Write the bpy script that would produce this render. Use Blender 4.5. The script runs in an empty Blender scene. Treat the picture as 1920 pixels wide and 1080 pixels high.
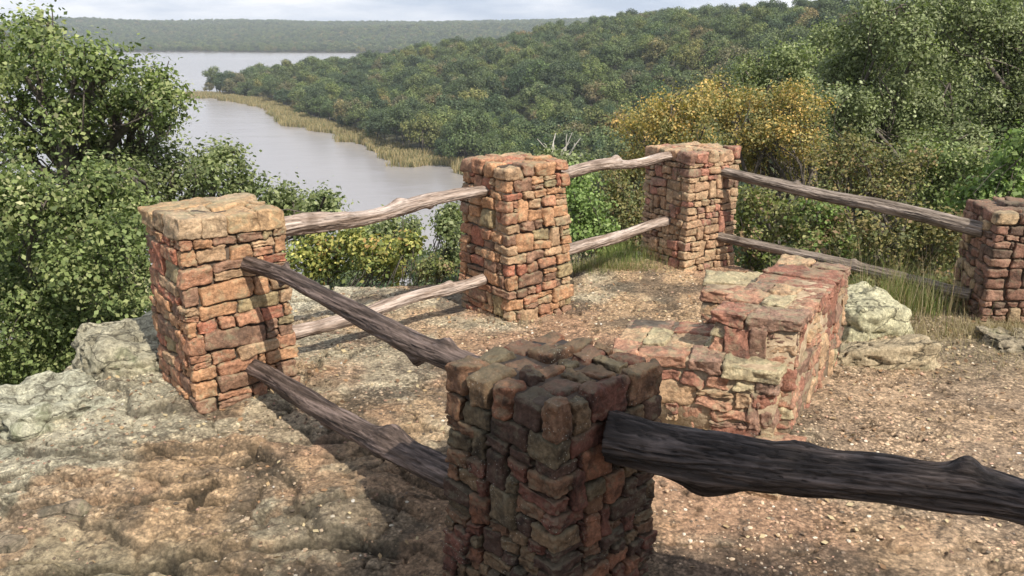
import bpy, math, random
import numpy as np
from mathutils import Vector, Matrix

rad = math.radians
scene = bpy.context.scene
# ------------------------------------------------------------------ camera, sky, sun, exposure
EYE = np.array([0.0, 0.0, 2.2])
PITCH = rad(16.863)
cam_d = bpy.data.cameras.new('camera')
cam = bpy.data.objects.new('camera', cam_d)
scene.collection.objects.link(cam)
cam.location = EYE
cam.rotation_euler = (math.pi / 2 - PITCH, 0, 0)
cam_d.sensor_width = 36.0
cam_d.lens = 30.0
cam_d.clip_start = 0.05
cam_d.clip_end = 20000
scene.camera = cam

SUN_EL = rad(46)
SUN_AZ = rad(145)          # compass bearing of the sun, clockwise from +y
sdir = Vector((math.sin(SUN_AZ) * math.cos(SUN_EL), math.cos(SUN_AZ) * math.cos(SUN_EL), math.sin(SUN_EL)))
sun_d = bpy.data.lights.new('sun', 'SUN')
sun_d.energy = 4.7
sun_d.angle = rad(0.6)
sun_d.color = (1.0, 0.93, 0.82)
sun = bpy.data.objects.new('sun', sun_d)
scene.collection.objects.link(sun)
sun.rotation_euler = sdir.to_track_quat('Z', 'Y').to_euler()

world = bpy.data.worlds.new('World')
scene.world = world
world.use_nodes = True
wt = world.node_tree
wt.nodes.clear()
w_out = wt.nodes.new('ShaderNodeOutputWorld')
w_bg = wt.nodes.new('ShaderNodeBackground')
w_sky = wt.nodes.new('ShaderNodeTexSky')
w_sky.sky_type = 'NISHITA'
w_sky.sun_disc = False
w_sky.sun_elevation = SUN_EL
w_sky.sun_rotation = SUN_AZ
w_sky.air_density = 1.0
w_sky.dust_density = 1.5
w_tc = wt.nodes.new('ShaderNodeTexCoord')
w_map = wt.nodes.new('ShaderNodeMapping')
w_map.inputs['Scale'].default_value = (1.0, 1.0, 5.0)
w_n = wt.nodes.new('ShaderNodeTexNoise')
w_n.inputs['Scale'].default_value = 3.4
w_n.inputs['Detail'].default_value = 7
w_n.inputs['Roughness'].default_value = 0.55
w_r = wt.nodes.new('ShaderNodeValToRGB')
w_r.color_ramp.elements[0].position = 0.40
w_r.color_ramp.elements[0].color = (0.72, 0.72, 0.72, 1)
w_r.color_ramp.elements[1].position = 0.62
w_r.color_ramp.elements[1].color = (1, 1, 1, 1)
w_mix = wt.nodes.new('ShaderNodeMix')
w_mix.data_type = 'RGBA'
w_c = wt.nodes.new('ShaderNodeValToRGB')
w_c.color_ramp.elements[0].position = 0.42
w_c.color_ramp.elements[0].color = (0.50, 0.60, 0.80, 1)
w_c.color_ramp.elements[1].position = 0.60
w_c.color_ramp.elements[1].color = (0.95, 0.96, 1.0, 1)
w_mul = wt.nodes.new('ShaderNodeVectorMath')
w_mul.operation = 'SCALE'
w_mul.inputs['Scale'].default_value = 9.0
L = wt.links.new
L(w_tc.outputs['Generated'], w_map.inputs['Vector'])
L(w_map.outputs['Vector'], w_n.inputs['Vector'])
L(w_n.outputs['Fac'], w_r.inputs['Fac'])
L(w_r.outputs['Color'], w_mix.inputs[0])
L(w_n.outputs['Fac'], w_c.inputs['Fac'])
L(w_c.outputs['Color'], w_mul.inputs[0])
L(w_mul.outputs[0], w_mix.inputs[7])
L(w_sky.outputs['Color'], w_mix.inputs[6])
L(w_mix.outputs[2], w_bg.inputs['Color'])
w_bg.inputs['Strength'].default_value = 0.10
L(w_bg.outputs['Background'], w_out.inputs['Surface'])

scene.view_settings.view_transform = 'Standard'
scene.view_settings.look = 'None'
scene.view_settings.exposure = 0.38
scene.view_settings.gamma = 1.0
scene.render.engine = 'CYCLES'
scene.cycles.max_bounces = 6
scene.cycles.transparent_max_bounces = 8
scene.cycles.volume_bounces = 0
scene.cycles.use_denoising = True
scene.cycles.sample_clamp_indirect = 4

random.seed(11)
rng = np.random.default_rng(11)
COL = scene.collection

# ------------------------------------------------------------------ helpers
def tag(o, label=None, cat=None, group=None, kind=None):
    if label: o['label'] = label
    if cat: o['category'] = cat
    if group: o['group'] = group
    if kind: o['kind'] = kind
    return o

def empty(name, loc):
    o = bpy.data.objects.new(name, None)
    o.location = loc
    o.empty_display_size = 0.2
    COL.objects.link(o)
    return o

def np_mesh(name, V, F, col=None, mats=(), midx=None, smooth=True):
    """F: int array (n,4) or (n,3)"""
    V = np.asarray(V, np.float32); F = np.asarray(F, np.int32)
    me = bpy.data.meshes.new(name)
    n, k = F.shape
    me.vertices.add(len(V)); me.vertices.foreach_set('co', V.ravel())
    me.loops.add(n * k); me.loops.foreach_set('vertex_index', F.ravel())
    me.polygons.add(n)
    me.polygons.foreach_set('loop_start', np.arange(0, n * k, k, dtype=np.int32))
    me.polygons.foreach_set('loop_total', np.full(n, k, np.int32))
    for m in mats: me.materials.append(m)
    if midx is not None: me.polygons.foreach_set('material_index', np.asarray(midx, np.int32))
    me.polygons.foreach_set('use_smooth', np.full(n, smooth))
    if col is not None:
        a = me.color_attributes.new('col', 'FLOAT_COLOR', 'POINT')
        c = np.ones((len(V), 4), np.float32); c[:, :np.shape(col)[1]] = col
        a.data.foreach_set('color', c.ravel())
    me.update(calc_edges=True)
    me.validate()
    return me

def link(name, me, parent=None, loc=None):
    o = bpy.data.objects.new(name, me)
    COL.objects.link(o)
    if loc is not None: o.location = loc
    if parent is not None:
        o.parent = parent
    return o

def _hash(ix, iy, iz, seed):
    h = (ix.astype(np.int64) * 374761393 + iy.astype(np.int64) * 668265263 + iz.astype(np.int64) * 2147483647 + seed * 1274126177) & 0xFFFFFFFF
    h = ((h ^ (h >> 13)) * 1274126177) & 0xFFFFFFFF
    h = (h ^ (h >> 16)) & 0xFFFFFF
    return h / float(0xFFFFFF)

def vn(P, seed=0):
    """value noise 0..1"""
    P = np.asarray(P, float)
    I = np.floor(P).astype(np.int64); f = P - I
    u = f * f * (3 - 2 * f)
    r = 0
    for dx in (0, 1):
        wx = u[:, 0] if dx else 1 - u[:, 0]
        for dy in (0, 1):
            wy = u[:, 1] if dy else 1 - u[:, 1]
            for dz in (0, 1):
                wz = u[:, 2] if dz else 1 - u[:, 2]
                r = r + wx * wy * wz * _hash(I[:, 0] + dx, I[:, 1] + dy, I[:, 2] + dz, seed)
    return r

def fbm(P, o=4, seed=0, g=0.5):
    P = np.asarray(P, float)
    a = 1.0; s = 0; t = 0
    for i in range(o):
        s = s + a * (vn(P * (2.03 ** i) + 17.3 * i, seed + i) - 0.5) * 2
        t += a; a *= g
    return s / t

def fb2(x, y, sc, o=4, seed=0):
    return fbm(np.stack([np.ravel(x) * sc, np.ravel(y) * sc, np.zeros(np.size(x))], 1), o, seed).reshape(np.shape(x))

def sstep(a, b, x):
    t = np.clip((x - a) / (b - a), 0, 1)
    return t * t * (3 - 2 * t)

FPX = 1600.0
_F = np.array([0, math.cos(PITCH), -math.sin(PITCH)]); _U = np.array([0, math.sin(PITCH), math.cos(PITCH)])
def at(px, py, Y):
    d = np.array([(px - 960) / FPX, 0, 0]) + _U * (540 - py) / FPX + _F
    return EYE + d * (Y / d[1])

# ------------------------------------------------------------------ materials
def mat(name):
    m = bpy.data.materials.new(name); m.use_nodes = True
    t = m.node_tree; b = t.nodes['Principled BSDF']
    return m, t, b

def node(t, typ, **kw):
    n = t.nodes.new(typ)
    for k, v in kw.items():
        if k in n.inputs.keys(): n.inputs[k].default_value = v
        else: setattr(n, k, v)
    return n

def ramp(t, fac, stops):
    r = t.nodes.new('ShaderNodeValToRGB')
    e = r.color_ramp.elements
    while len(e) < len(stops): e.new(0.5)
    for i, (p, c) in enumerate(stops):
        e[i].position = p
        e[i].color = (c, c, c, 1) if isinstance(c, (int, float)) else (*c, 1)
    t.links.new(fac, r.inputs['Fac'])
    return r.outputs['Color']

def mixc(t, fac, a, b, mode='MIX'):
    m = t.nodes.new('ShaderNodeMix'); m.data_type = 'RGBA'; m.blend_type = mode
    for s, v in ((0, fac), (6, a), (7, b)):
        if isinstance(v, (int, float)): m.inputs[s].default_value = v
        elif isinstance(v, tuple): m.inputs[s].default_value = (*v, 1)
        else: t.links.new(v, m.inputs[s])
    return m.outputs[2]

def noise(t, vec, scale, detail=4, rough=0.55, dist=0.0):
    n = node(t, 'ShaderNodeTexNoise', Scale=scale, Detail=detail, Roughness=rough, Distortion=dist)
    t.links.new(vec, n.inputs['Vector'])
    return n.outputs['Fac']

def bump(t, b, items):
    """items: (height socket, strength, distance)"""
    prev = None
    for h, s, d in items:
        n = node(t, 'ShaderNodeBump', Strength=s, Distance=d)
        t.links.new(h, n.inputs['Height'])
        if prev: t.links.new(prev, n.inputs['Normal'])
        prev = n.outputs['Normal']
    t.links.new(prev, b.inputs['Normal'])

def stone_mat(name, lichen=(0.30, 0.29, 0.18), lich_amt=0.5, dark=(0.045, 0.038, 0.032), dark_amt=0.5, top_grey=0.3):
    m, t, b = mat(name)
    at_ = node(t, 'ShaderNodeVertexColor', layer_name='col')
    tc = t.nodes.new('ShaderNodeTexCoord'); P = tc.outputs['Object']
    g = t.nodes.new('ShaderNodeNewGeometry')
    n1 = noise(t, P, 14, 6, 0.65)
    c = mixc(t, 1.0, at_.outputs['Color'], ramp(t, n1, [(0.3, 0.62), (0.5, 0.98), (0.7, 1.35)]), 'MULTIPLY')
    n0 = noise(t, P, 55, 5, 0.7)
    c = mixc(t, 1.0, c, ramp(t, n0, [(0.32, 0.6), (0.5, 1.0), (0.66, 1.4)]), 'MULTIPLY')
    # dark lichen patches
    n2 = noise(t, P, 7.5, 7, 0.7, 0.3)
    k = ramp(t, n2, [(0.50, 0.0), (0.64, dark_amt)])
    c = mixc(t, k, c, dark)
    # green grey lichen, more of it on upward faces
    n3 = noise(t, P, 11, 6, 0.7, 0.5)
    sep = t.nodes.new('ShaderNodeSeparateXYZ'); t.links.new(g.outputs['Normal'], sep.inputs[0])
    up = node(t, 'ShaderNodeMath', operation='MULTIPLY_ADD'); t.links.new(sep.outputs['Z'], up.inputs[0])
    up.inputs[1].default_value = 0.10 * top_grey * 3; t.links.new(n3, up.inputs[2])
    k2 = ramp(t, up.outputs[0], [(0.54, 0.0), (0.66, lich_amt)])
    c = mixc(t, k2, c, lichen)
    # pale specks
    v = node(t, 'ShaderNodeTexVoronoi', Scale=70); t.links.new(P, v.inputs['Vector'])
    n4 = noise(t, P, 6, 3)
    sp = node(t, 'ShaderNodeMath', operation='MULTIPLY')
    t.links.new(ramp(t, v.outputs['Distance'], [(0.10, 1.0), (0.2, 0.0)]), sp.inputs[0])
    t.links.new(ramp(t, n4, [(0.5, 0.0), (0.6, 0.6)]), sp.inputs[1])
    c = mixc(t, sp.outputs[0], c, (0.55, 0.52, 0.44))
    t.links.new(c, b.inputs['Base Color'])
    b.inputs['Roughness'].default_value = 0.9
    b.inputs['Specular IOR Level'].default_value = 0.25
    bump(t, b, [(noise(t, P, 22, 7, 0.72), 0.9, 0.022), (noise(t, P, 110, 4, 0.7), 0.8, 0.006)])
    return m

M_STONE = stone_mat('warm_sandstone')
M_STONE_D = stone_mat('lichen_and_shade_sandstone', lichen=(0.19, 0.17, 0.11), lich_amt=0.4, dark=(0.02, 0.016, 0.013), dark_amt=0.8, top_grey=0.6)  # dark lichen, deepened to put the front pillar's shade into the colour
M_BENCH = stone_mat('bench_sandstone', lichen=(0.33, 0.31, 0.19), lich_amt=0.5, dark_amt=0.6, top_grey=0.25)

def mortar_mat(name, c0, c1):
    m, t, b = mat(name)
    tc = t.nodes.new('ShaderNodeTexCoord'); P = tc.outputs['Object']
    n = noise(t, P, 18, 6, 0.7)
    t.links.new(ramp(t, n, [(0.3, c0), (0.7, c1)]), b.inputs['Base Color'])
    b.inputs['Roughness'].default_value = 0.95
    bump(t, b, [(noise(t, P, 60, 5), 0.8, 0.01)])
    return m
M_MORTAR = mortar_mat('mortar', (0.04, 0.03, 0.022), (0.12, 0.085, 0.06))
M_MORTAR_B = mortar_mat('ochre_mortar', (0.18, 0.12, 0.07), (0.46, 0.36, 0.24))

def rock_mat(name, pebbly=True, mott=0.85):
    m, t, b = mat(name)
    at_ = node(t, 'ShaderNodeVertexColor', layer_name='col')
    tc = t.nodes.new('ShaderNodeTexCoord'); P = tc.outputs['Object']
    c = at_.outputs['Color']
    c = mixc(t, 1.0, c, ramp(t, noise(t, P, 5, 7, 0.7), [(0.3, 0.55), (0.5, 1.0), (0.7, 1.35)]), 'MULTIPLY')
    c = mixc(t, 1.0, c, ramp(t, noise(t, P, 38, 6, 0.75), [(0.32, 0.45), (0.5, 1.0), (0.68, 1.55)]), 'MULTIPLY')
    items = [(noise(t, P, 9, 8, 0.75), 0.9, 0.07), (noise(t, P, 60, 6, 0.7), 0.7, 0.012)]
    if pebbly:
        v = node(t, 'ShaderNodeTexVoronoi', Scale=62, Randomness=1.0); t.links.new(P, v.inputs['Vector'])
        sep = t.nodes.new('ShaderNodeSeparateColor'); t.links.new(v.outputs['Color'], sep.inputs[0])
        pm = node(t, 'ShaderNodeMath', operation='MULTIPLY'); t.links.new(at_.outputs['Alpha'], pm.inputs[0])
        t.links.new(ramp(t, noise(t, P, 1.7, 5, 0.65), [(0.38, 0.25), (0.62, 1.0)]), pm.inputs[1]); pm = pm.outputs[0]
        c = mixc(t, pm, c, ramp(t, sep.outputs[0], [(0.0, 0.45), (0.3, 0.8), (0.7, 1.1), (1.0, 1.7)]), 'MULTIPLY')
        c = mixc(t, pm, c, ramp(t, v.outputs['Distance'], [(0.25, 1.05), (0.75, 0.5)]), 'MULTIPLY')
        pb_ = node(t, 'ShaderNodeMath', operation='MULTIPLY'); t.links.new(v.outputs['Distance'], pb_.inputs[0]); t.links.new(pm, pb_.inputs[1])
        items.append((pb_.outputs[0], 0.6, -0.010))
        ks = node(t, 'ShaderNodeMath', operation='MULTIPLY')
        inv = node(t, 'ShaderNodeMath', operation='SUBTRACT'); inv.inputs[0].default_value = 1.0; t.links.new(at_.outputs['Alpha'], inv.inputs[1])
        t.links.new(inv.outputs[0], ks.inputs[0]); t.links.new(ramp(t, noise(t, P, 13, 9, 0.85, 1.0), [(0.48, 0.0), (0.56, 0.9)]), ks.inputs[1])
        c = mixc(t, ks.outputs[0], c, (0.10, 0.085, 0.055))
        ks2 = node(t, 'ShaderNodeMath', operation='MULTIPLY'); t.links.new(inv.outputs[0], ks2.inputs[0])
        t.links.new(ramp(t, noise(t, P, 6, 8, 0.75, 0.4), [(0.58, 0.0), (0.66, 0.5)]), ks2.inputs[1])
        c = mixc(t, ks2.outputs[0], c, (0.58, 0.53, 0.38))
        items.append((noise(t, P, 26, 8, 0.8, 0.6), 0.8, 0.03))
        v2 = node(t, 'ShaderNodeTexVoronoi', Scale=23, Randomness=1.0); t.links.new(P, v2.inputs['Vector'])
        items.append((v2.outputs['Distance'], 0.5, -0.02))
        k = ramp(t, noise(t, P, 14, 6, 0.75), [(0.53, 0.0), (0.62, 0.75)])
        c = mixc(t, k, c, (0.11, 0.085, 0.06))
    else:
        vc = node(t, 'ShaderNodeTexVoronoi', Scale=1.9, feature='DISTANCE_TO_EDGE')
        mpv = node(t, 'ShaderNodeMapping'); mpv.inputs['Scale'].default_value = (1, 1, 2.2)
        wn = node(t, 'ShaderNodeTexNoise', Scale=4.0, Detail=5); t.links.new(P, wn.inputs['Vector'])
        wm = node(t, 'ShaderNodeVectorMath', operation='MULTIPLY_ADD'); wm.inputs[1].default_value = (0.35, 0.35, 0.35)
        t.links.new(wn.outputs['Color'], wm.inputs[0]); t.links.new(P, wm.inputs[2]); t.links.new(wm.outputs[0], mpv.inputs['Vector'])
        t.links.new(mpv.outputs[0], vc.inputs['Vector'])
        ck = ramp(t, vc.outputs['Distance'], [(0.0, 0.8), (0.02, 0.0)])
        c = mixc(t, ck, c, (0.06, 0.05, 0.035))
        items.insert(0, (ramp(t, vc.outputs['Distance'], [(0.0, 0.0), (0.03, 1.0)]), 0.8, 0.03))
        k = ramp(t, noise(t, P, 7, 8, 0.8, 0.9), [(0.47, 0.0), (0.60, mott)])
        c = mixc(t, k, c, (0.13, 0.115, 0.08))
        k = ramp(t, noise(t, P, 2.5, 7, 0.7, 0.8), [(0.55, 0.0), (0.7, 0.7)])
        c = mixc(t, k, c, (0.22, 0.25, 0.13))
    t.links.new(c, b.inputs['Base Color'])
    b.inputs['Roughness'].default_value = 0.93
    b.inputs['Specular IOR Level'].default_value = 0.25
    bump(t, b, items)
    return m
M_GROUND = rock_mat('conglomerate_rock')
M_ROCK = rock_mat('lichen_rock', False)
M_ROCK_P = rock_mat('pale_rock', False, 0.35)

def wood_mat(name, dark, mid, light, rough=0.75):
    m, t, b = mat(name)
    tc = t.nodes.new('ShaderNodeTexCoord')
    mp = node(t, 'ShaderNodeMapping'); mp.inputs['Scale'].default_value = (1.6, 26, 26)
    t.links.new(tc.outputs['Object'], mp.inputs['Vector']); P = mp.outputs['Vector']
    mp2 = node(t, 'ShaderNodeMapping'); mp2.inputs['Scale'].default_value = (3.5, 80, 80)
    t.links.new(tc.outputs['Object'], mp2.inputs['Vector'])
    at_ = node(t, 'ShaderNodeVertexColor', layer_name='col')
    n1 = noise(t, P, 1.0, 6, 0.65, 0.4); n2 = noise(t, mp2.outputs['Vector'], 1.0, 5, 0.7, 0.2)
    c = ramp(t, n1, [(0.30, dark), (0.47, mid), (0.68, light)])
    c = mixc(t, 1.0, c, ramp(t, n2, [(0.3, 0.6), (0.5, 1.0), (0.7, 1.3)]), 'MULTIPLY')
    c = mixc(t, 1.0, c, at_.outputs['Color'], 'MULTIPLY')
    k = ramp(t, noise(t, tc.outputs['Object'], 5, 5, 0.6), [(0.55, 0.0), (0.7, 0.5)])
    c = mixc(t, k, c, dark)
    t.links.new(c, b.inputs['Base Color'])
    b.inputs['Roughness'].default_value = rough
    b.inputs['Specular IOR Level'].default_value = 0.3
    bump(t, b, [(n1, 0.8, 0.02), (n2, 0.7, 0.006)])
    return m
M_WOOD = wood_mat('weathered_cedar', (0.10, 0.065, 0.045), (0.33, 0.25, 0.20), (0.56, 0.47, 0.41))
M_WOOD_G = wood_mat('grey_weathered_cedar', (0.06, 0.045, 0.035), (0.20, 0.16, 0.125), (0.40, 0.33, 0.28))
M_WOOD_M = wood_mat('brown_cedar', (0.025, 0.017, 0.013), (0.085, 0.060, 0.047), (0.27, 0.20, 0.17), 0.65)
M_WOOD_D = wood_mat('dark_shaded_cedar', (0.010, 0.007, 0.006), (0.028, 0.020, 0.016), (0.15, 0.115, 0.10), 0.55)  # front right rail, some of its shade put into this dark tone

def leaf_mat(name, var=0.0, gloss=0.5, trans=0.35, shift=((0.0, (1, 1, 1)), (1.0, (1, 1, 1)))):
    m, t, b = mat(name)
    at_ = node(t, 'ShaderNodeVertexColor', layer_name='col')
    oi = t.nodes.new('ShaderNodeObjectInfo')
    c = mixc(t, 1.0, at_.outputs['Color'], ramp(t, oi.outputs['Random'], list(shift)), 'MULTIPLY')
    t.links.new(c, b.inputs['Base Color'])
    b.inputs['Roughness'].default_value = gloss
    b.inputs['Specular IOR Level'].default_value = 0.2
    tr = t.nodes.new('ShaderNodeBsdfTranslucent')
    t.links.new(mixc(t, 1.0, c, (1.3, 1.5, 0.7), 'MULTIPLY'), tr.inputs['Color'])
    ms = t.nodes.new('ShaderNodeMixShader'); ms.inputs[0].default_value = trans
    t.links.new(b.outputs[0], ms.inputs[1]); t.links.new(tr.outputs[0], ms.inputs[2])
    t.links.new(ms.outputs[0], t.nodes['Material Output'].inputs['Surface'])
    return m
M_LEAF = leaf_mat('oak_leaves', gloss=0.55, trans=0.3)
M_LEAF_F = leaf_mat('woodland_leaves', gloss=0.6, trans=0.25, shift=(
    (0.0, (0.62, 0.68, 0.72)), (0.22, (1.0, 1.0, 1.0)), (0.45, (0.8, 0.9, 0.88)), (0.6, (1.4, 1.32, 1.05)),
    (0.8, (0.9, 0.9, 0.9)), (0.93, (1.1, 1.02, 0.92)), (0.98, (1.45, 1.1, 0.85)), (1.0, (1.2, 1.35, 0.95))))
M_GRASS = leaf_mat('grass_blades', gloss=0.6, trans=0.3)

def bark_mat():
    m, t, b = mat('bark')
    tc = t.nodes.new('ShaderNodeTexCoord'); P = tc.outputs['Object']
    t.links.new(ramp(t, noise(t, P, 9, 6, 0.7), [(0.3, (0.045, 0.035, 0.028)), (0.7, (0.16, 0.135, 0.11))]), b.inputs['Base Color'])
    b.inputs['Roughness'].default_value = 0.9
    bump(t, b, [(noise(t, P, 25, 5), 0.8, 0.02)])
    return m
M_BARK = bark_mat()
m_, t_, b_ = mat('bleached_wood'); b_.inputs['Base Color'].default_value = (0.45, 0.42, 0.37, 1); b_.inputs['Roughness'].default_value = 0.8
M_DEAD = m_

def soil_mat():
    m, t, b = mat('woodland_soil')
    tc = t.nodes.new('ShaderNodeTexCoord'); P = tc.outputs['Object']
    t.links.new(ramp(t, noise(t, P, 0.3, 6, 0.7), [(0.3, (0.035, 0.04, 0.018)), (0.7, (0.10, 0.09, 0.05))]), b.inputs['Base Color'])
    b.inputs['Roughness'].default_value = 1.0
    return m
M_SOIL = soil_mat()

def water_mat():
    m, t, b = mat('lake_water')
    tc = t.nodes.new('ShaderNodeTexCoord'); P = tc.outputs['Object']
    t.links.new(ramp(t, noise(t, P, 0.006, 4, 0.5), [(0.3, (0.25, 0.232, 0.222)), (0.7, (0.31, 0.288, 0.277))]), b.inputs['Base Color'])
    b.inputs['Roughness'].default_value = 0.22
    b.inputs['IOR'].default_value = 1.33
    mp = node(t, 'ShaderNodeMapping'); mp.inputs['Scale'].default_value = (1.0, 1.6, 1)
    t.links.new(P, mp.inputs['Vector'])
    bump(t, b, [(noise(t, mp.outputs[0], 0.9, 4, 0.6), 0.25, 0.12), (noise(t, mp.outputs[0], 0.05, 3, 0.6), 0.25, 1.0)])
    return m
M_WATER = water_mat()

# ------------------------------------------------------------------ land form
def seg_dist(X, Y, poly):
    """distance to closed polygon outline, and inside mask"""
    d = np.full(X.shape, 1e9); ins = np.zeros(X.shape, bool)
    n = len(poly)
    for i in range(n):
        x0, y0 = poly[i]; x1, y1 = poly[(i + 1) % n]
        dx, dy = x1 - x0, y1 - y0
        t = np.clip(((X - x0) * dx + (Y - y0) * dy) / (dx * dx + dy * dy), 0, 1)
        d = np.minimum(d, np.hypot(X - x0 - t * dx, Y - y0 - t * dy))
        c = (y0 > Y) != (y1 > Y)
        with np.errstate(divide='ignore', invalid='ignore'):
            xi = (x1 - x0) * (Y - y0) / (y1 - y0 + 1e-12) + x0
        ins ^= c & (X < xi)
    return d, ins

LAKE = [(-16, 226), (-28, 246), (-39, 263), (-60, 305), (-87, 351), (-121, 429), (-150, 462), (-178, 491),
        (-170, 540), (-150, 600), (-135, 700), (-70, 900), (60, 1250), (0, 1360), (-229, 1362), (-547, 1425),
        (-1000, 1420), (-1500, 1200), (-1500, 200), (-600, 60), (-250, 90), (-120, 70), (-55, 75), (-20, 105), (2, 140), (0, 185)]
SHORE = LAKE[:8]
SHELF = [(-3.6, -4), (-3.7, 2.6), (-3.35, 4.4), (-3.0, 5.3), (-2.6, 6.1), (-2.3, 7.3), (-1.2, 7.65), (0.4, 7.85), (1.0, 8.6),
         (2.2, 8.7), (2.6, 7.6), (2.95, 6.75), (3.3, 7.3), (4.6, 7.3), (7, 6.6), (8, 2), (8, -4)]
HIGH = [(-4, -4), (-3, 5), (-1, 7), (3, 8), (8, 9), (16, 12), (40, 26), (80, 60), (200, 60), (200, -80), (-20, -80)]

def ground_z(X, Y):
    X = np.asarray(X, float); Y = np.asarray(Y, float)
    d, ins = seg_dist(X, Y, LAKE)
    sd = np.where(ins, -d, d)
    nz = fb2(X, Y, 0.008, 3, 5)
    far = Y > 1200
    hill = -33 + 35.5 * sstep(-4, 190 + 75 * sstep(300, 480, Y), sd + nz * 14) + nz * 3.0 * sstep(0, 120, sd)
    hill = np.where(far, -33 + 49 * sstep(0, 1150, sd + nz * 120) + 17 * fb2(X, Y, 0.0026, 3, 8) * sstep(0, 400, sd), hill)
    hill = np.where(sd < 0, -33 - np.clip(-sd * 0.3, 0, 4), hill)
    d2, in2 = seg_dist(X, Y, HIGH)
    near = np.where(in2, -2.6, -2.6 - 32 * sstep(0, 75, d2))
    return np.maximum(hill, near) + np.where(sd > 3, fb2(X, Y, 0.08, 3, 2) * 0.7, 0)

# terrain sheet in rings round the overlook
na, radii = 360, np.concatenate([np.linspace(0.5, 12, 12), np.geomspace(13.5, 9000, 210)])
A = np.linspace(0, 2 * np.pi, na, endpoint=False)
RR, AA = np.meshgrid(radii, A, indexing='ij')
X = RR * np.cos(AA) + 0.5; Y = RR * np.sin(AA) + 3
Z = ground_z(X, Y)
V = np.stack([X.ravel(), Y.ravel(), Z.ravel()], 1)
i = np.arange(len(radii) - 1)[:, None] * na; j = np.arange(na)[None, :]; jn = (j + 1) % na
F = np.stack([i + j, i + na + j, i + na + jn, i + jn], 2).reshape(-1, 4)
terr = link('terrain', np_mesh('terrain', V, F, mats=[M_SOIL]))
tag(terr, kind='structure')
wv = np.array([(-2200, 20, -32.9), (400, 20, -32.9), (400, 1700, -32.9), (-2200, 1700, -32.9)])
lake = link('lake_water', np_mesh('lake_water', wv, np.array([[0, 1, 2, 3]]), mats=[M_WATER]))
tag(lake, kind='structure')

# rock shelf
def solid_mask(X, Y):
    return np.clip(sstep(0.35, -0.75, X + 0.5 * fb2(X, Y, 0.9, 3, 55)) * sstep(5.0, 4.2, Y + 0.3 * fb2(X, Y, 1.1, 2, 58)) + sstep(-1.9, -2.4, X), 0, 1)
def ledge(X, Y):
    """bedding ledges stepping down to the near left: (depth, fraction inside the step)"""
    f = 3.0 * ((4.7 - Y) * 0.55 + (-0.8 - X) * 0.30) + 1.5 * fb2(X, Y, 0.8, 4, 101) + 0.25 * fb2(X, Y, 5, 3, 102)
    f = np.maximum(f, 0.0)
    k = np.floor(f); r = f - k
    return -(k + sstep(0.93, 1.0, r)) * 0.036, r

def shelf_z(X, Y):
    X = np.asarray(X, float); Y = np.asarray(Y, float)
    wx = X + 0.25 * fb2(X, Y, 0.9, 3, 21); wy = Y + 0.25 * fb2(X, Y, 0.9, 3, 22)
    d, ins = seg_dist(X + 0.16 * fb2(X, Y, 2.2, 3, 31), Y + 0.16 * fb2(X, Y, 2.2, 3, 32), SHELF)
    sd = np.where(ins, d, -d)
    z = 0.045 * fb2(X, Y, 1.0, 4, 3) + 0.022 * fb2(X, Y, 4, 3, 4) + 0.008 * fb2(X, Y, 20, 3, 6)
    solid = solid_mask(X, Y)
    ld, lf = ledge(X, Y)
    z += solid * (ld - 0.022 * sstep(0.88, 0.93, lf) * sstep(1.0, 0.97, lf))
    z += solid * (0.05 * np.abs(fb2(X, Y * 1.6, 2.2, 5, 56)) * 1.6 + 0.022 * np.abs(fb2(X, Y, 9, 4, 57)) + 0.007 * fb2(X, Y, 32, 3, 59))
    # the lower, broken ledges near the left front
    m = sstep(4.7, 3.2, Y + 0.25 * X)
    z -= 0.04 * m
    q = wy * 1.0 + 0.22 * (wx + 0.6) ** 2 * 0.5
    for k, s in ((4.25, 0.035), (3.95, 0.05), (3.66, 0.045), (3.40, 0.06), (3.15, 0.05)):
        st = sstep(k + 0.03, k - 0.03, q + 0.05 * fb2(X, Y, 4, 3, int(k * 100)))
        z -= 0.3 * s * st * sstep(0.5, -0.6, X)
        z -= 0.05 * np.exp(-((q + 0.05 * fb2(X, Y, 4, 3, int(k * 100)) - k) / 0.018) ** 2) * sstep(0.3, -0.6, X) * sstep(-0.15, 0.25, fb2(X, Y, 1.3, 2, int(k * 10)))
    # small bedding steps over the rest
    for k, s in ((5.45, 0.03), (5.9, 0.025), (6.4, 0.03), (7.0, 0.03), (7.35, 0.04)):
        st = sstep(k - 0.02, k + 0.02, wy + 0.25 * wx * 0.3 + 0.08 * fb2(X, Y, 3, 3, int(k * 77)))
        z -= s * (st - 0.5) * sstep(1.6, -1.0, X) * 0.7
    cr = np.abs(fb2(X * 0.7, Y * 1.5, 1.5, 4, 41))
    z -= 0.09 * sstep(0.04, 0.0, cr) * sstep(-0.8, -1.8, X + 0.2 * fb2(X, Y, 2, 2, 9))
    cr = np.abs(fb2(X, Y * 1.8, 2.6, 4, 47))
    z -= 0.03 * sstep(0.045, 0.0, cr)
    lump = sstep(-1.6, -2.6, X) 
    z += lump * (0.07 * fb2(X, Y, 3.0, 4, 51) + 0.03)
    z += 0.07 * sstep(0.9, 0.35, sd) * fb2(X, Y, 2.0, 3, 52) 
    # drop at the edge
    e = sstep(0.12, -0.22, sd)
    z = z - 0.55 * e - 3.2 * sstep(-0.12, -1.3, sd) - 0.25 * sstep(0.5, 0.0, sd) * sstep(-1.5, -3.5, X) * 0.4
    return z, sd

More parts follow.
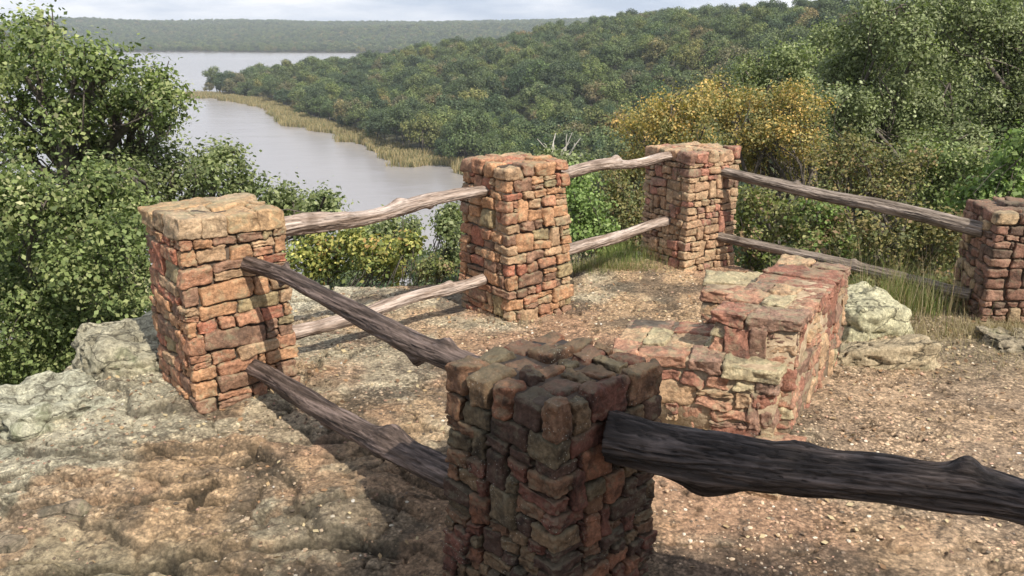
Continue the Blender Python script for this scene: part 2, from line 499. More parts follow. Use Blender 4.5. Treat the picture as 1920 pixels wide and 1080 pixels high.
gx = np.concatenate([np.arange(-5.2, -3.4, 0.03), np.arange(-3.4, 0.7, 0.010), np.arange(0.7, 4.6, 0.022), np.arange(4.6, 9.5, 0.15)])
gy = np.concatenate([np.arange(-5, 2.6, 0.2), np.arange(2.6, 5.3, 0.010), np.arange(5.3, 10.2, 0.022)])
GX, GY = np.meshgrid(gx, gy, indexing='xy')
GZ, SD = shelf_z(GX, GY)
from math import pi

def gcol(X, Y):
    X = np.ravel(X); Y = np.ravel(Y)
    n = lambda s, sd_: fb2(X, Y, s, 5, sd_)
    def mx(c, c2, w): return c * (1 - w[:, None]) + np.array(c2)[None] * w[:, None]
    c = np.tile(np.array([0.64, 0.44, 0.26]), (len(X), 1))
    c = mx(c, (0.54, 0.32, 0.205), sstep(0.02, 0.32, n(0.9, 61)) * 0.7)
    c = mx(c, (0.60, 0.53, 0.37), sstep(0.02, 0.3, n(1.4, 62)) * 0.8)
    c = mx(c, (0.16, 0.125, 0.09), sstep(0.08, 0.3, n(2.2, 63)) * 0.7)
    # pinkish scree to the right of the bench
    c = mx(c, (0.60, 0.43, 0.29), sstep(1.4, 2.0, X) * sstep(6.2, 5.0, Y) * 0.6)
    # pale lichen along the left side
    w = sstep(-1.85, -2.25, X + 0.35 * n(1.1, 64) - 0.25 * (Y - 4.4))
    c = mx(c, (0.68, 0.62, 0.45), np.clip(w, 0, 1) * 0.9)
    # dark weathered crust
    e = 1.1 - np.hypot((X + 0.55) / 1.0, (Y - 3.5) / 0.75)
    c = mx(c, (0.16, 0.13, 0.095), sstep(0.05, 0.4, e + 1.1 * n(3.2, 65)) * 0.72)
    c = mx(c, (0.60, 0.54, 0.38), sstep(0.16, 0.26, n(3.4, 71)) * sstep(-0.4, -1.4, X) * 0.6)
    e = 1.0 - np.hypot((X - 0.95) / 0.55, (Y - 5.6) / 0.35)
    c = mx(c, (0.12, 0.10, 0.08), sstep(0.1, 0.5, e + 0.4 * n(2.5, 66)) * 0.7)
    e = 1.0 - np.hypot((X + 2.3) / 1.3, (Y - 3.2) / 0.7)
    c = mx(c, (0.36, 0.32, 0.21), sstep(0.1, 0.6, e + 0.9 * n(1.6, 67)) * 0.7)
    # crevice shade painted along the cracks as dark lines
    q = (Y + 0.25 * fb2(X, Y, 0.9, 3, 22)) + 0.11 * (X + 0.25 * fb2(X, Y, 0.9, 3, 21) + 0.6) ** 2
    for k in (4.25, 3.95, 3.66, 3.40, 3.15):
        e = np.exp(-((q + 0.05 * fb2(X, Y, 4, 3, int(k * 100)) - k) / 0.024) ** 2) * sstep(0.3, -0.6, X) * sstep(-0.15, 0.25, fb2(X, Y, 1.3, 2, int(k * 10)))
        c = mx(c, (0.05, 0.042, 0.03), e * 0.9)
    c = mx(c, (0.07, 0.06, 0.04), sstep(0.06, 0.0, np.abs(fb2(X * 0.7, Y * 1.5, 1.5, 4, 41))) * sstep(-0.8, -1.8, X) * 0.85)
    c = mx(c, (0.10, 0.08, 0.055), sstep(0.05, 0.0, np.abs(fb2(X, Y * 1.8, 2.6, 4, 47))) * 0.6)
    # orange bare patches
    c = mx(c, (0.58, 0.37, 0.22), sstep(0.30, 0.42, n(2.6, 68)) * 0.6)
    # dry soil and litter to the far right
    w = sstep(2.5, 3.0, X) * sstep(4.6, 5.6, Y + 0.3 * n(1.0, 69))
    c = mx(c, (0.40, 0.31, 0.20), w * 0.85)
    fr = ledge(X, Y)[1]
    c = mx(c, (0.05, 0.042, 0.03), sstep(0.86, 0.92, fr) * sstep(1.0, 0.98, fr) * solid_mask(X, Y) * 0.6)  # shade under the ledge steps painted in as dark bands
    c = np.concatenate([c, 1 - 0.28 * solid_mask(X, Y)[:, None]], 1)
    return c
V = np.stack([GX.ravel(), GY.ravel(), GZ.ravel()], 1)
ny_, nx_ = GX.shape
i = np.arange(ny_ - 1)[:, None] * nx_; j = np.arange(nx_ - 1)[None, :]
F = np.stack([i + j, i + j + 1, i + nx_ + j + 1, i + nx_ + j], 2).reshape(-1, 4)
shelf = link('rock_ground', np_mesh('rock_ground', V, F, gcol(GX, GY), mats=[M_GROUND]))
tag(shelf, kind='structure')
def gz(x, y): return float(shelf_z(np.array([x]), np.array([y]))[0][0])

# ------------------------------------------------------------------ stones
_cube = {}
def cube_grid(n):
    if n in _cube: return _cube[n]
    idx = {}; V = []; F = []
    def vid(p):
        k = tuple(p)
        if k not in idx: idx[k] = len(V); V.append(k)
        return idx[k]
    for ax in range(3):
        for s in (0, n):
            u, v = (ax + 1) % 3, (ax + 2) % 3
            for a in range(n):
                for b in range(n):
                    q = []
                    for da, db in ((0, 0), (1, 0), (1, 1), (0, 1)):
                        p = [0, 0, 0]; p[ax] = s; p[u] = a + da; p[v] = b + db
                        q.append(vid(p))
                    F.append(q if s == n else q[::-1])
    V = np.array(V, float) / n * 2 - 1
    V = np.sign(V) * np.abs(V) ** 0.8          # denser towards the edges
    _cube[n] = (V, np.array(F, int))
    return _cube[n]

class Acc:
    def __init__(s): s.V = []; s.F = []; s.C = []; s.n = 0; s.M = []
    def add(s, V, F, c, m=0):
        s.V.append(V); s.F.append(F + s.n); s.n += len(V)
        c = np.asarray(c, float)
        s.C.append(np.tile(c, (len(V), 1)) if c.ndim == 1 else c); s.M.append(np.full(len(F), m))
    def build(s, name, mats, parent=None, loc=None, rot=None, smooth=True):
        me = np_mesh(name, np.concatenate(s.V), np.concatenate(s.F), np.concatenate(s.C), mats, np.concatenate(s.M), smooth)
        o = link(name, me, parent, loc)
        if rot is not None: o.rotation_euler = rot
        return o

def stone(acc, c, h, rz=0.0, n=7, jit=0.10, rough=0.03, rnd=0.35, color=(0.4, 0.3, 0.2), tilt=0.03, m=0, sd=None, chip=0.0):
    """irregular rounded block: centre c, half sizes h"""
    V, F = cube_grid(n)
    h = np.array(h, float); mn = h.min()
    # skewed corners
    K = (rng.random((2, 2, 2, 3)) * 2 - 1) * jit * mn
    u = (V + 1) / 2
    off = 0
    for a in (0, 1):
        for b in (0, 1):
            for d in (0, 1):
                w = (u[:, 0] if a else 1 - u[:, 0]) * (u[:, 1] if b else 1 - u[:, 1]) * (u[:, 2] if d else 1 - u[:, 2])
                off = off + w[:, None] * K[a, b, d]
    q = V * h
    r = rnd * mn
    inner = np.clip(q, -(h - r), h - r)
    dv = q - inner
    ln = np.linalg.norm(dv, axis=1)[:, None]
    nrm = np.where(ln > 1e-9, dv / np.maximum(ln, 1e-9), V / np.linalg.norm(V, axis=1)[:, None])
    p = inner + np.where(ln > 1e-9, nrm * r, 0) + off
    o = rng.random(3) * 90
    s = 1.0 / max(mn * 1.6, 1e-4)
    d1 = fbm(p * s * 0.8 + o, 3, 1); d2 = fbm(p * s * 2.6 + o, 3, 4)
    p = p + nrm * (d1 * rough * 2.2 + d2 * rough * 1.5)[:, None]
    ax, ay = rng.normal(0, tilt, 2)
    R = np.array(Matrix.Rotation(rz, 3, 'Z') @ Matrix.Rotation(ax, 3, 'X') @ Matrix.Rotation(ay, 3, 'Y'))
    p = p @ R.T + np.array(c)
    cc = np.array(color) * (1 + rng.normal(0, 0.06))
    acc.add(p, F, np.clip(cc, 0.01, 0.9), m)

PAL_WARM = [((0.46, 0.252, 0.136), 6), ((0.45, 0.294, 0.175), 3), ((0.38, 0.157, 0.097), 3), ((0.4, 0.204, 0.121), 5), ((0.34, 0.257, 0.141), 1.2), ((0.27, 0.157, 0.102), 4)]
PAL_PINK = [((0.45, 0.28, 0.17), 5), ((0.50, 0.33, 0.20), 4), ((0.40, 0.19, 0.13), 3), ((0.42, 0.28, 0.17), 3), ((0.30, 0.17, 0.12), 2)]
PAL_SHADE = [((0.168, 0.091, 0.053), 5), ((0.176, 0.114, 0.065), 3), ((0.144, 0.061, 0.042), 4), ((0.128, 0.095, 0.057), 2), ((0.08, 0.047, 0.034), 3), ((0.216, 0.099, 0.057), 2)]  # front pillar stones, part of its shade put into these tones
PAL_BENCH = [((0.42, 0.225, 0.145), 5), ((0.47, 0.31, 0.185), 4), ((0.33, 0.155, 0.105), 4), ((0.44, 0.36, 0.22), 2.5), ((0.28, 0.17, 0.12), 3)]
def pick(pal):
    w = np.array([p[1] for p in pal], float)
    return np.array(pal[rng.choice(len(pal), p=w / w.sum())][0])

def box_faces(acc, x0, x1, y0, y1, z0, z1, c, m):
    V = np.array([(x, y, z) for z in (z0, z1) for (x, y) in ((x0, y0), (x1, y0), (x1, y1), (x0, y1))], float)
    F = np.array([(0, 3, 2, 1), (4, 5, 6, 7), (0, 1, 5, 4), (1, 2, 6, 5), (2, 3, 7, 6), (3, 0, 4, 7)])
    acc.add(V, F, c, m)

def masonry(lx, ly, z0, z1, pal, hmin=0.05, hmax=0.11, n=7, gap=0.006, prot=0.015, depth=0.13, wr=(1.0, 3.0), rnd=0.30, rough=0.007, big=0.14, courses=None, mort=0.030, jit=0.2):
    """stones laid in uneven courses round a lx x ly core, local frame centred on the origin"""
    acc = Acc()
    hs = []
    z = z0
    while z < z1 - hmin * 0.6:
        h = rng.uniform(hmin, hmax); h = min(h, z1 - z)
        if z1 - z - h < hmin * 0.6: h = z1 - z
        hs.append(h); z += h
    sides = [((-lx / 2, -ly / 2), 0.0, lx), ((lx / 2, -ly / 2), math.pi / 2, ly), ((lx / 2, ly / 2), math.pi, lx), ((-lx / 2, ly / 2), -math.pi / 2, ly)]
    res = [[] for _ in range(4)]
    z = z0
    for ci, h in enumerate(hs):
        # corner stones: ext[k] = reach along side k from its start, ext2[k] = reach on side k back from its end
        st = [0] * 4; en = [0] * 4
        for k in range(4):
            a = rng.uniform(0.07, 0.20) * (1 if (ci + k) % 2 else 0.75); b = rng.uniform(0.07, 0.20) * (0.75 if (ci + k) % 2 else 1)
            st[k] = a; en[(k - 1) % 4] = b          # corner k sits at the start of side k and the end of side k-1
            (cx, cy), ang, _ = sides[k]
            R = Matrix.Rotation(ang, 2)
            p = rng.uniform(-0.3, 1) * prot
            hx, hy = (a + p) / 2, (b + p) / 2
            o = R @ Vector(((a - p) / 2, (b - p) / 2))
            if rng.random() < 0.2 and h > 0.08:
                f = rng.uniform(0.4, 0.6)
                for (zz, hh) in ((z, h * f), (z + h * f, h * (1 - f))):
                    stone(acc, (cx + o.x, cy + o.y, zz + hh / 2), (hx - gap, hy - gap, hh / 2 - gap * 0.7), ang, n, jit * 0.8, rough, rnd, pick(pal))
            else:
                stone(acc, (cx + o.x, cy + o.y, z + h / 2), (hx - gap, hy - gap, h / 2 - gap * 0.7), ang, n, jit * 0.8, rough, rnd, pick(pal))
        for k in range(4):
            (cx, cy), ang, Ls = sides[k]
            R = Matrix.Rotation(ang, 2)
            free = [(st[k], Ls - en[k])]
            for (r0, r1) in res[k]:
                nf = []
                for (f0, f1) in free:
                    if r1 <= f0 or r0 >= f1: nf.append((f0, f1))
                    else:
                        if r0 - f0 > 0.015: nf.append((f0, r0))
                        if f1 - r1 > 0.015: nf.append((r1, f1))
                free = nf
            nres = []
            for (f0, f1) in free:
                u = f0
                while u < f1 - 0.01:
                    w = rng.uniform(*wr) * max(h, 0.055)
                    if f1 - u - w < 0.045: w = f1 - u
                    hh = h; tall = False
                    if ci < len(hs) - 1 and rng.random() < big and w < 0.2:
                        hh = h + hs[ci + 1]; tall = True; nres.append((u, u + w))
                    p = rng.uniform(-0.6, 1) * prot
                    d = depth
                    parts = [(z, hh)]
                    if not tall and h > 0.09 and rng.random() < 0.3:
                        f = rng.uniform(0.35, 0.65); parts = [(z, h * f), (z + h * f, h * (1 - f))]
                    for (zz, h2) in parts:
                        o = R @ Vector((u + w / 2, (d - p) / 2))
                        stone(acc, (cx + o.x, cy + o.y, zz + h2 / 2), (w / 2 - gap, (d + p) / 2, h2 / 2 - gap * 0.7), ang, n, jit, rough, rnd, pick(pal))
                    u += w
            res[k] = nres
        z += h
    box_faces(acc, -lx / 2 + mort, lx / 2 - mort, -ly / 2 + mort, ly / 2 - mort, z0 + 0.003, z1 - 0.01, (0.2, 0.15, 0.1), 1)
    return acc

def cap_stones(acc, lx, ly, z, th, pal, rows, n=8, gap=0.006, over=0.01, rnd=0.4, rough=0.008, zj=0.012, colj=None):
    """a top layer of stones in uneven rows"""
    ys = np.cumsum(np.concatenate([[0], rng.uniform(0.7, 1.4, rows)])); ys = ys / ys[-1] * (ly + 2 * over) - ly / 2 - over
    for r in range(rows):
        k = int(rng.integers(max(2, rows - 1), rows + 2))
        xs = np.cumsum(np.concatenate([[0], rng.uniform(0.6, 1.5, k)])); xs = xs / xs[-1] * (lx + 2 * over) - lx / 2 - over
        for i_ in range(k):
            w = xs[i_ + 1] - xs[i_]; d = ys[r + 1] - ys[r]
            dz = rng.uniform(-1, 1) * zj
            t = th * rng.uniform(0.85, 1.05)
            stone(acc, ((xs[i_] + xs[i_ + 1]) / 2, (ys[r] + ys[r + 1]) / 2, z + t / 2 + dz), (w / 2 - gap, d / 2 - gap, t / 2), 0, n, 0.25, rough, rnd, pick(pal), 0.04)

def warp(acc, fn):
    acc.V = [fn(v) for v in acc.V]

def pillar(name, cx, cy, ang, side, top, label, pal, m_st, rows=4, n=7, hmin=0.045, hmax=0.105, cap=0.10, flare=1.07, capgap=0.005, rnd=0.35, zj=0.010, base=None, lean=(0, 0), big=0.14, caprnd=0.4, wr=(1.0, 2.5), cap_pal=None, **kw_):
    z0 = gz(cx, cy) - 0.12 if base is None else base
    t = empty(name, (cx, cy, z0))
    H = top - z0
    zc = H - cap
    acc = masonry(side, side, 0, zc, pal, hmin, hmax, n, rnd=rnd, big=big, wr=wr, **kw_)
    sd_ = rng.random() * 50
    def wf(v):
        v = v.copy()
        s = 1 + (flare - 1) * np.clip(1 - v[:, 2] / H, 0, 1)
        a = np.arctan2(v[:, 1], v[:, 0])
        w = fbm(np.stack([np.cos(a) * 1.6 + sd_, np.sin(a) * 1.6, v[:, 2] * 2.5], 1), 2, 3)
        v[:, 2] += 0.022 * w * sstep(H, H - 0.2, v[:, 2]) 
        w2 = fbm(np.stack([v[:, 0] * 2.2 + sd_, v[:, 1] * 2.2, v[:, 2] * 3.0], 1), 2, 13)
        v[:, 0] *= s * (1 + 0.035 * w2); v[:, 1] *= s * (1 + 0.035 * w2)
        v[:, 0] += lean[0] * (1 - v[:, 2] / H); v[:, 1] += lean[1] * (1 - v[:, 2] / H)
        return v
    warp(acc, wf)
    acc.build('shaft', [m_st, M_MORTAR], t)
    acc = Acc()
    cap_stones(acc, side, side, zc, cap, cap_pal or pal, rows, n + 2, capgap, 0.012, rnd=caprnd, zj=zj)
    box_faces(acc, -side / 2 + 0.03, side / 2 - 0.03, -side / 2 + 0.03, side / 2 - 0.03, zc - 0.005, H - 0.025, (0.2, 0.15, 0.1), 1)
    acc.build('cap', [m_st, M_MORTAR], t)
    t.rotation_euler = (0, 0, ang)
    tag(t, label, 'stone pillar', 'sandstone pillars of the overlook railing')
    return t

P_L = (-1.80, 5.04); P_M = (0.01, 6.75); P_F = (1.75, 8.30); P_R = (4.02, 6.55); P_G = (0.16, 3.10)
pillar('stone_pillar', *P_L, rad(39), 0.63, 1.19, 'tan sandstone pillar with a smooth flat top beside the pale lichen boulders', PAL_WARM, M_STONE, rows=3, n=11, hmin=0.08, hmax=0.125, cap=0.12, capgap=0.0, flare=1.05, zj=0.004, rnd=0.26, caprnd=0.24, big=0.08, wr=(1.2, 3.0), cap_pal=[((0.48, 0.31, 0.17), 3), ((0.45, 0.32, 0.20), 3), ((0.40, 0.27, 0.16), 2)])
pillar('stone_pillar', *P_M, rad(38), 0.60, 1.23, 'sandstone pillar with rounded cap stones standing before the lake inlet', PAL_WARM, M_STONE, rows=4, n=9, hmin=0.06, hmax=0.115, cap=0.11, flare=1.14, zj=0.012, lean=(0.035, 0))
pillar('stone_pillar', *P_F, rad(32), 0.64, 1.12, 'sandstone pillar in front of the orange leaved oaks', PAL_PINK, M_STONE, rows=4, n=8, hmin=0.05, hmax=0.10, cap=0.12, flare=1.03, zj=0.008, wr=(0.9, 2.2))
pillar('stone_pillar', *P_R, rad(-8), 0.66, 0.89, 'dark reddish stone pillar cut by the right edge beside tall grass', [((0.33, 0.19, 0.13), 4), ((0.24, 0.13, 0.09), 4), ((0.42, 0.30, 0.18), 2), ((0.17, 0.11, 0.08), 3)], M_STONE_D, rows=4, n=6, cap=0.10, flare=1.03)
pillar('stone_pillar', *P_G, rad(44), 0.60, 0.955, 'shaded dark brown stone pillar closest to the viewer with a rough lumpy top', PAL_SHADE, M_STONE_D, rows=5, n=14, hmin=0.042, hmax=0.085, cap=0.13, flare=1.04, zj=0.014, big=0.22, caprnd=0.30, base=-0.5, gap=0.0065, prot=0.018, mort=0.045, rough=0.0065, rnd=0.26, capgap=0.009)

# ------------------------------------------------------------------ stone bench
def masonry_quad(name, quad, z0, z1, pal, parent, mats, cap=0.08, rows=3, flare=0.0, **kw):
    """quad: four ground corners, anticlockwise from the near left"""
    q = np.array(quad, float)
    lx = (np.linalg.norm(q[1] - q[0]) + np.linalg.norm(q[2] - q[3])) / 2
    ly = (np.linalg.norm(q[3] - q[0]) + np.linalg.norm(q[2] - q[1])) / 2
    acc = masonry(lx, ly, z0, z1 - cap, pal, **kw)
    rx = max(2, int(round(lx / 0.20))); 
    ry = max(2, int(round(ly / 0.22)))
    cap_rows = ry
    ys = np.linspace(-ly / 2 - 0.02, ly / 2 + 0.02, ry + 1); ys[1:-1] += rng.uniform(-0.05, 0.05, ry - 1)
    for r in range(ry):
        k = int(rng.integers(max(1, rx - 1), rx + 2))
        xs = np.cumsum(np.concatenate([[0], rng.uniform(0.6, 1.5, k)])); xs = xs / xs[-1] * (lx + 0.04) - lx / 2 - 0.02
        for i_ in range(k):
            t = cap * rng.uniform(0.85, 1.0)
            stone(acc, ((xs[i_] + xs[i_ + 1]) / 2, (ys[r] + ys[r + 1]) / 2, z1 - t / 2 + rng.uniform(-0.012, 0.008)),
                  ((xs[i_ + 1] - xs[i_]) / 2 - 0.006, (ys[r + 1] - ys[r]) / 2 - 0.003, t / 2), 0, 14, 0.35, 0.009, 0.2, pick(pal), 0.03)
    box_faces(acc, -lx / 2 + 0.012, lx / 2 - 0.012, -ly / 2 + 0.012, ly / 2 - 0.012, z0 + 0.003, z1 - 0.014, (0.3, 0.2, 0.1), 1)
    cen = q.mean(0)
    def wf(v):
        v = v.copy()
        u = v[:, 0] / lx + 0.5; w = v[:, 1] / ly + 0.5
        xy = ((1 - u) * (1 - w))[:, None] * q[0] + (u * (1 - w))[:, None] * q[1] + (u * w)[:, None] * q[2] + ((1 - u) * w)[:, None] * q[3]
        k = 1 + flare * np.clip(1 - (v[:, 2] - z0) / (z1 - z0), 0, 1)
        wv = fbm(np.stack([xy[:, 0] * 4, xy[:, 1] * 4, v[:, 2] * 4], 1), 3, 77)
        v[:, :2] = cen + (xy - cen) * (k * (1 + 0.02 * wv))[:, None]
        v[:, 2] += 0.03 * fbm(np.stack([xy[:, 0] * 5, xy[:, 1] * 5, v[:, 2] * 2], 1), 2, 78) * sstep(z1, z1 - 0.12, v[:, 2])
        return v
    warp(acc, wf)
    return acc.build(name, mats, parent)

bench = empty('stone_bench', (1.3, 4.8, -0.1))
tag(bench, 'low masonry bench with a stepped back wall built of flat red and ochre stones', 'stone bench')
MB_ = [M_BENCH, M_MORTAR_B]
def off(q): return [(x - 1.3, y - 4.8) for x, y in q]
kw = dict(hmin=0.08, hmax=0.17, n=11, gap=0.007, prot=0.012, depth=0.14, wr=(0.9, 2.2), rnd=0.30, rough=0.010, big=0.3, mort=0.014, jit=0.5)
masonry_quad('seat', off([(0.57, 4.58), (1.44, 4.29), (1.80, 4.95), (0.78, 5.18)]), 0.0, 0.54, PAL_BENCH, bench, MB_, 0.08, flare=0.02, **kw)
kw2 = dict(hmin=0.07, hmax=0.15, n=10, gap=0.004, prot=0.006, depth=0.13, wr=(0.8, 2.2), rnd=0.2, rough=0.009, big=0.4, mort=0.007, jit=0.5)
masonry_quad('back_wall', off([(1.15, 4.58), (1.57, 4.41), (2.28, 5.56), (1.92, 5.78)]), 0.0, 0.78, PAL_BENCH, bench, MB_, 0.07, flare=0.06, **kw2)
masonry_quad('armrest', off([(1.24, 5.30), (1.50, 5.22), (1.72, 5.66), (1.36, 5.70)]), 0.0, 0.69, PAL_BENCH, bench, MB_, 0.09, **kw2)
masonry_quad('plinth', off([(0.78, 3.98), (1.30, 3.72), (1.62, 4.30), (0.95, 4.55)]), 0.0, 0.12 + gz(1.1, 4.0), PAL_BENCH, bench, MB_, 0.05, **dict(kw2, hmin=0.05, hmax=0.07, wr=(2, 4)))

# ------------------------------------------------------------------ cedar rails
def rail(a, b, r0, r1, material, label, seed=0, bend=0.03, knots=(), sink=0.12, sag=0.0, nx=240, nt=72, lump=0.22, squash=1.0, bends=None):
    a = np.array(a, float); b = np.array(b, float)
    r0 *= 0.86; r1 *= 0.86; bend *= 1.4
    d = b - a; Ln = np.linalg.norm(d); d /= Ln
    a = a - d * sink; Ln += 2 * sink
    x = np.linspace(0, Ln, nx); th = np.linspace(0, 2 * np.pi, nt, endpoint=False)
    XX, TT = np.meshgrid(x, th, indexing='ij')
    s = XX / Ln
    r = r0 + (r1 - r0) * s
    tw = TT + 0.5 * XX
    P = np.stack([np.cos(TT) * 0.9 + seed * 7.1, np.sin(TT) * 0.9, XX * 2.6], 2).reshape(-1, 3)
    big = fbm(P, 3, seed).reshape(XX.shape)
    P = np.stack([np.cos(tw) * 2.6 + seed * 3.1, np.sin(tw) * 2.6, XX * 1.1 + seed], 2).reshape(-1, 3)
    rd = fbm(P, 2, seed + 40).reshape(XX.shape)
    ridge = 1 - np.abs(rd) * 2.2
    P = np.stack([np.cos(tw) * 7 + seed, np.sin(tw) * 7, XX * 2.8], 2).reshape(-1, 3)
    fine = fbm(P, 3, seed + 80).reshape(XX.shape)
    crease = sstep(0.10, 0.0, np.abs(rd))
    P = np.stack([np.cos(tw) * 11 + seed, np.sin(tw) * 11, XX * 1.3], 2).reshape(-1, 3)
    gv = np.abs(fbm(P, 2, seed + 120).reshape(XX.shape)); groove = sstep(0.11, 0.0, gv)
    rr = r * (1 + lump * big * 1.6 + 0.13 * (ridge - 0.5) + 0.07 * fine - 0.14 * crease - 0.09 * groove)
    colr = (1 - 0.5 * crease) * (1 - 0.35 * groove)
    for (kt, kth, kh, kw_) in knots:
        dth = np.abs((TT - kth + np.pi) % (2 * np.pi) - np.pi) * r
        g = np.exp(-((XX - kt * Ln) ** 2) / (kw_ * kw_) - dth ** 2 / (kw_ * 0.7) ** 2)
        rr = rr + kh * g
    if bends is None:
        by = bend * np.sin(s * np.pi * 1.7 + seed) + 0.4 * bend * np.sin(s * 9 + seed * 2); bz = bend * 0.8 * np.sin(s * np.pi * 2.3 + seed * 1.7) + 0.3 * bend * np.sin(s * 11 + seed)
    else:
        by = 0 * s; bz = np.interp(s, *bends)
    win = np.sin(np.clip(s, 0, 1) * np.pi) ** 0.5
    by = by * win; bz = bz * (win if bends is None else 1) - sag * np.sin(s * np.pi)
    V = np.stack([XX, by + rr * np.cos(TT) * squash, bz + rr * np.sin(TT)], 2).reshape(-1, 3)
    i = np.arange(nx - 1)[:, None] * nt; j = np.arange(nt)[None, :]; jn = (j + 1) % nt
    F = np.stack([i + j, i + jn, i + nt + jn, i + nt + j], 2).reshape(-1, 4)
    # end discs as fans of quads
    V = np.concatenate([V, [[0.0, by[0, 0], bz[0, 0]], [Ln, by[-1, 0], bz[-1, 0]]]])
    n0 = nx * nt; e = []
    for j_ in range(0, nt, 2):
        e.append((n0, (j_ + 2) % nt, j_ + 1, j_)); k = (nx - 1) * nt
        e.append((n0 + 1, k + j_, k + j_ + 1, k + (j_ + 2) % nt))
    F = np.concatenate([F, np.array(e)])
    C = np.concatenate([np.repeat(colr.reshape(-1, 1), 3, 1), np.ones((2, 3)) * 0.6])
    o = link('cedar_rail', np_mesh('cedar_rail', V, F, C, [material]), None, a)
    o.rotation_mode = 'QUATERNION'
    xa = Vector(d); za = (Vector((0, 0, 1)) - xa * xa.z).normalized(); ya = za.cross(xa)
    o.rotation_quaternion = Matrix((xa, ya, za)).transposed().to_quaternion()
    tag(o, label, 'wooden rail', 'cedar rails between the stone pillars')
    return o

rail((-1.46, 5.33, 0.975), (-0.22, 6.55, 1.0), 0.075, 0.045, M_WOOD, 'pale upper log rail from the flat topped pillar to the lake inlet pillar', 1, 0.02, [(0.52, 1.6, 0.03, 0.06), (0.3, 2.4, 0.02, 0.05), (0.66, 4.5, 0.02, 0.03)])
rail((-1.46, 5.33, 0.27), (-0.22, 6.55, 0.29), 0.058, 0.05, M_WOOD, 'pale lower log rail lying close above the ground behind the crossing rails', 2, 0.015, [(0.75, 1.6, 0.02, 0.04)])
rail((0.28, 7.02, 1.04), (1.42, 8.02, 1.05), 0.06, 0.045, M_WOOD, 'pale upper log rail between the lake inlet pillar and the orange oak pillar', 3, 0.02, [(0.55, 1.6, 0.04, 0.05)])
rail((0.28, 7.02, 0.34), (1.42, 8.02, 0.42), 0.06, 0.05, M_WOOD, 'pale lower log rail between the lake inlet pillar and the orange oak pillar', 4, 0.012)
rail((2.02, 8.10, 0.90), (3.62, 6.62, 0.70), 0.055, 0.07, M_WOOD_G, 'long grey upper log rail sloping down to the dark right edge pillar', 5, 0.012, [(0.35, 1.6, 0.03, 0.03)], lump=0.08)
rail((2.02, 8.10, 0.27), (3.60, 6.62, 0.17), 0.05, 0.06, M_WOOD_G, 'long grey lower log rail passing behind the stone bench', 6, 0.012, [(0.6, 1.6, 0.02, 0.03)], lump=0.12)
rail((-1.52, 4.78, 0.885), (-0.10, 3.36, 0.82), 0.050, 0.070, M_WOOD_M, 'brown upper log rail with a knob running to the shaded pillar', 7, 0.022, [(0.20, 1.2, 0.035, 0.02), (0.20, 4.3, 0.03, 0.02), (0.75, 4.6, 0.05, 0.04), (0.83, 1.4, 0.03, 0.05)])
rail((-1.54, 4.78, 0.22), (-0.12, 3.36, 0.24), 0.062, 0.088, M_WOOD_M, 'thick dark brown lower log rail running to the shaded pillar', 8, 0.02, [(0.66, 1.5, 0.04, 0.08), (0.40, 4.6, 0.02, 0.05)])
rail((0.46, 2.84, 0.735), (1.95, 2.20, 0.80), 0.120, 0.066, M_WOOD_D, 'heavy dark log rail leaving the shaded pillar toward the right edge', 9, 0.0, [(0.64, 1.75, 0.05, 0.045), (0.20, 4.6, 0.045, 0.10), (0.36, 1.3, 0.02, 0.06), (0.80, 4.4, 0.02, 0.05)], lump=0.14, sink=0.10, bends=([0, 0.08, 0.3, 0.5, 0.68, 0.80, 1.0], [0.02, 0.0, -0.012, 0.012, 0.02, -0.008, -0.01]), nx=320, nt=110)

# ------------------------------------------------------------------ boulders
def boulder(c, h, rz, label, col, seed_n=26, rough=0.05, mt=None, jit=0.35, rnd=0.5, tilt=0.08):
    acc = Acc()
    stone(acc, (0, 0, 0), h, rz, seed_n, jit, rough, rnd, col, tilt)
    v = acc.V[0]
    nrm = v / np.linalg.norm(v, axis=1)[:, None]
    cr = np.abs(fbm(v * np.array([3, 3, 6]) + rz * 10, 4, 5))
    v = v - nrm * (0.05 * sstep(0.05, 0, cr))[:, None] + nrm * (0.04 * fbm(v * 14, 3, 6))[:, None]
    acc.V[0] = v
    o = acc.build('boulder', [mt or M_ROCK], None, c)
    tag(o, label, 'boulder', 'lichen covered boulders')
    return o
boulder((-2.52, 5.45, -0.02), (0.36, 0.42, 0.22), 0.5, 'grey and yellow lichen boulder touching the flat topped pillar', (0.44, 0.40, 0.28))
boulder((-2.75, 4.80, -0.16), (0.42, 0.40, 0.26), 0.9, 'large chalky white lichen boulder at the leafy cliff edge', (0.56, 0.54, 0.40))
boulder((-3.05, 4.18, -0.34), (0.42, 0.36, 0.30), 0.2, 'pale boulder below the chalky white one at the left edge', (0.48, 0.46, 0.34))
boulder((-2.75, 3.55, -0.42), (0.55, 0.42, 0.30), -0.3, 'brown flaking boulder in the bottom left corner', (0.34, 0.27, 0.19))
boulder((2.70, 6.25, 0.0), (0.29, 0.24, 0.25), 0.3, 'upright pale green boulder behind the stone bench', (0.62, 0.58, 0.38), rough=0.03, rnd=0.4, jit=0.3, mt=M_ROCK_P)
boulder((2.62, 5.62, -0.04), (0.34, 0.22, 0.14), -0.1, 'flat buff boulder low beside the stone bench', (0.56, 0.45, 0.29), rough=0.02, rnd=0.3, mt=M_ROCK_P)
boulder((3.9, 5.85, -0.06), (0.42, 0.20, 0.075), 0.05, 'thin slab of rock in the dry grass below the right edge pillar', (0.42, 0.35, 0.24), rough=0.02)

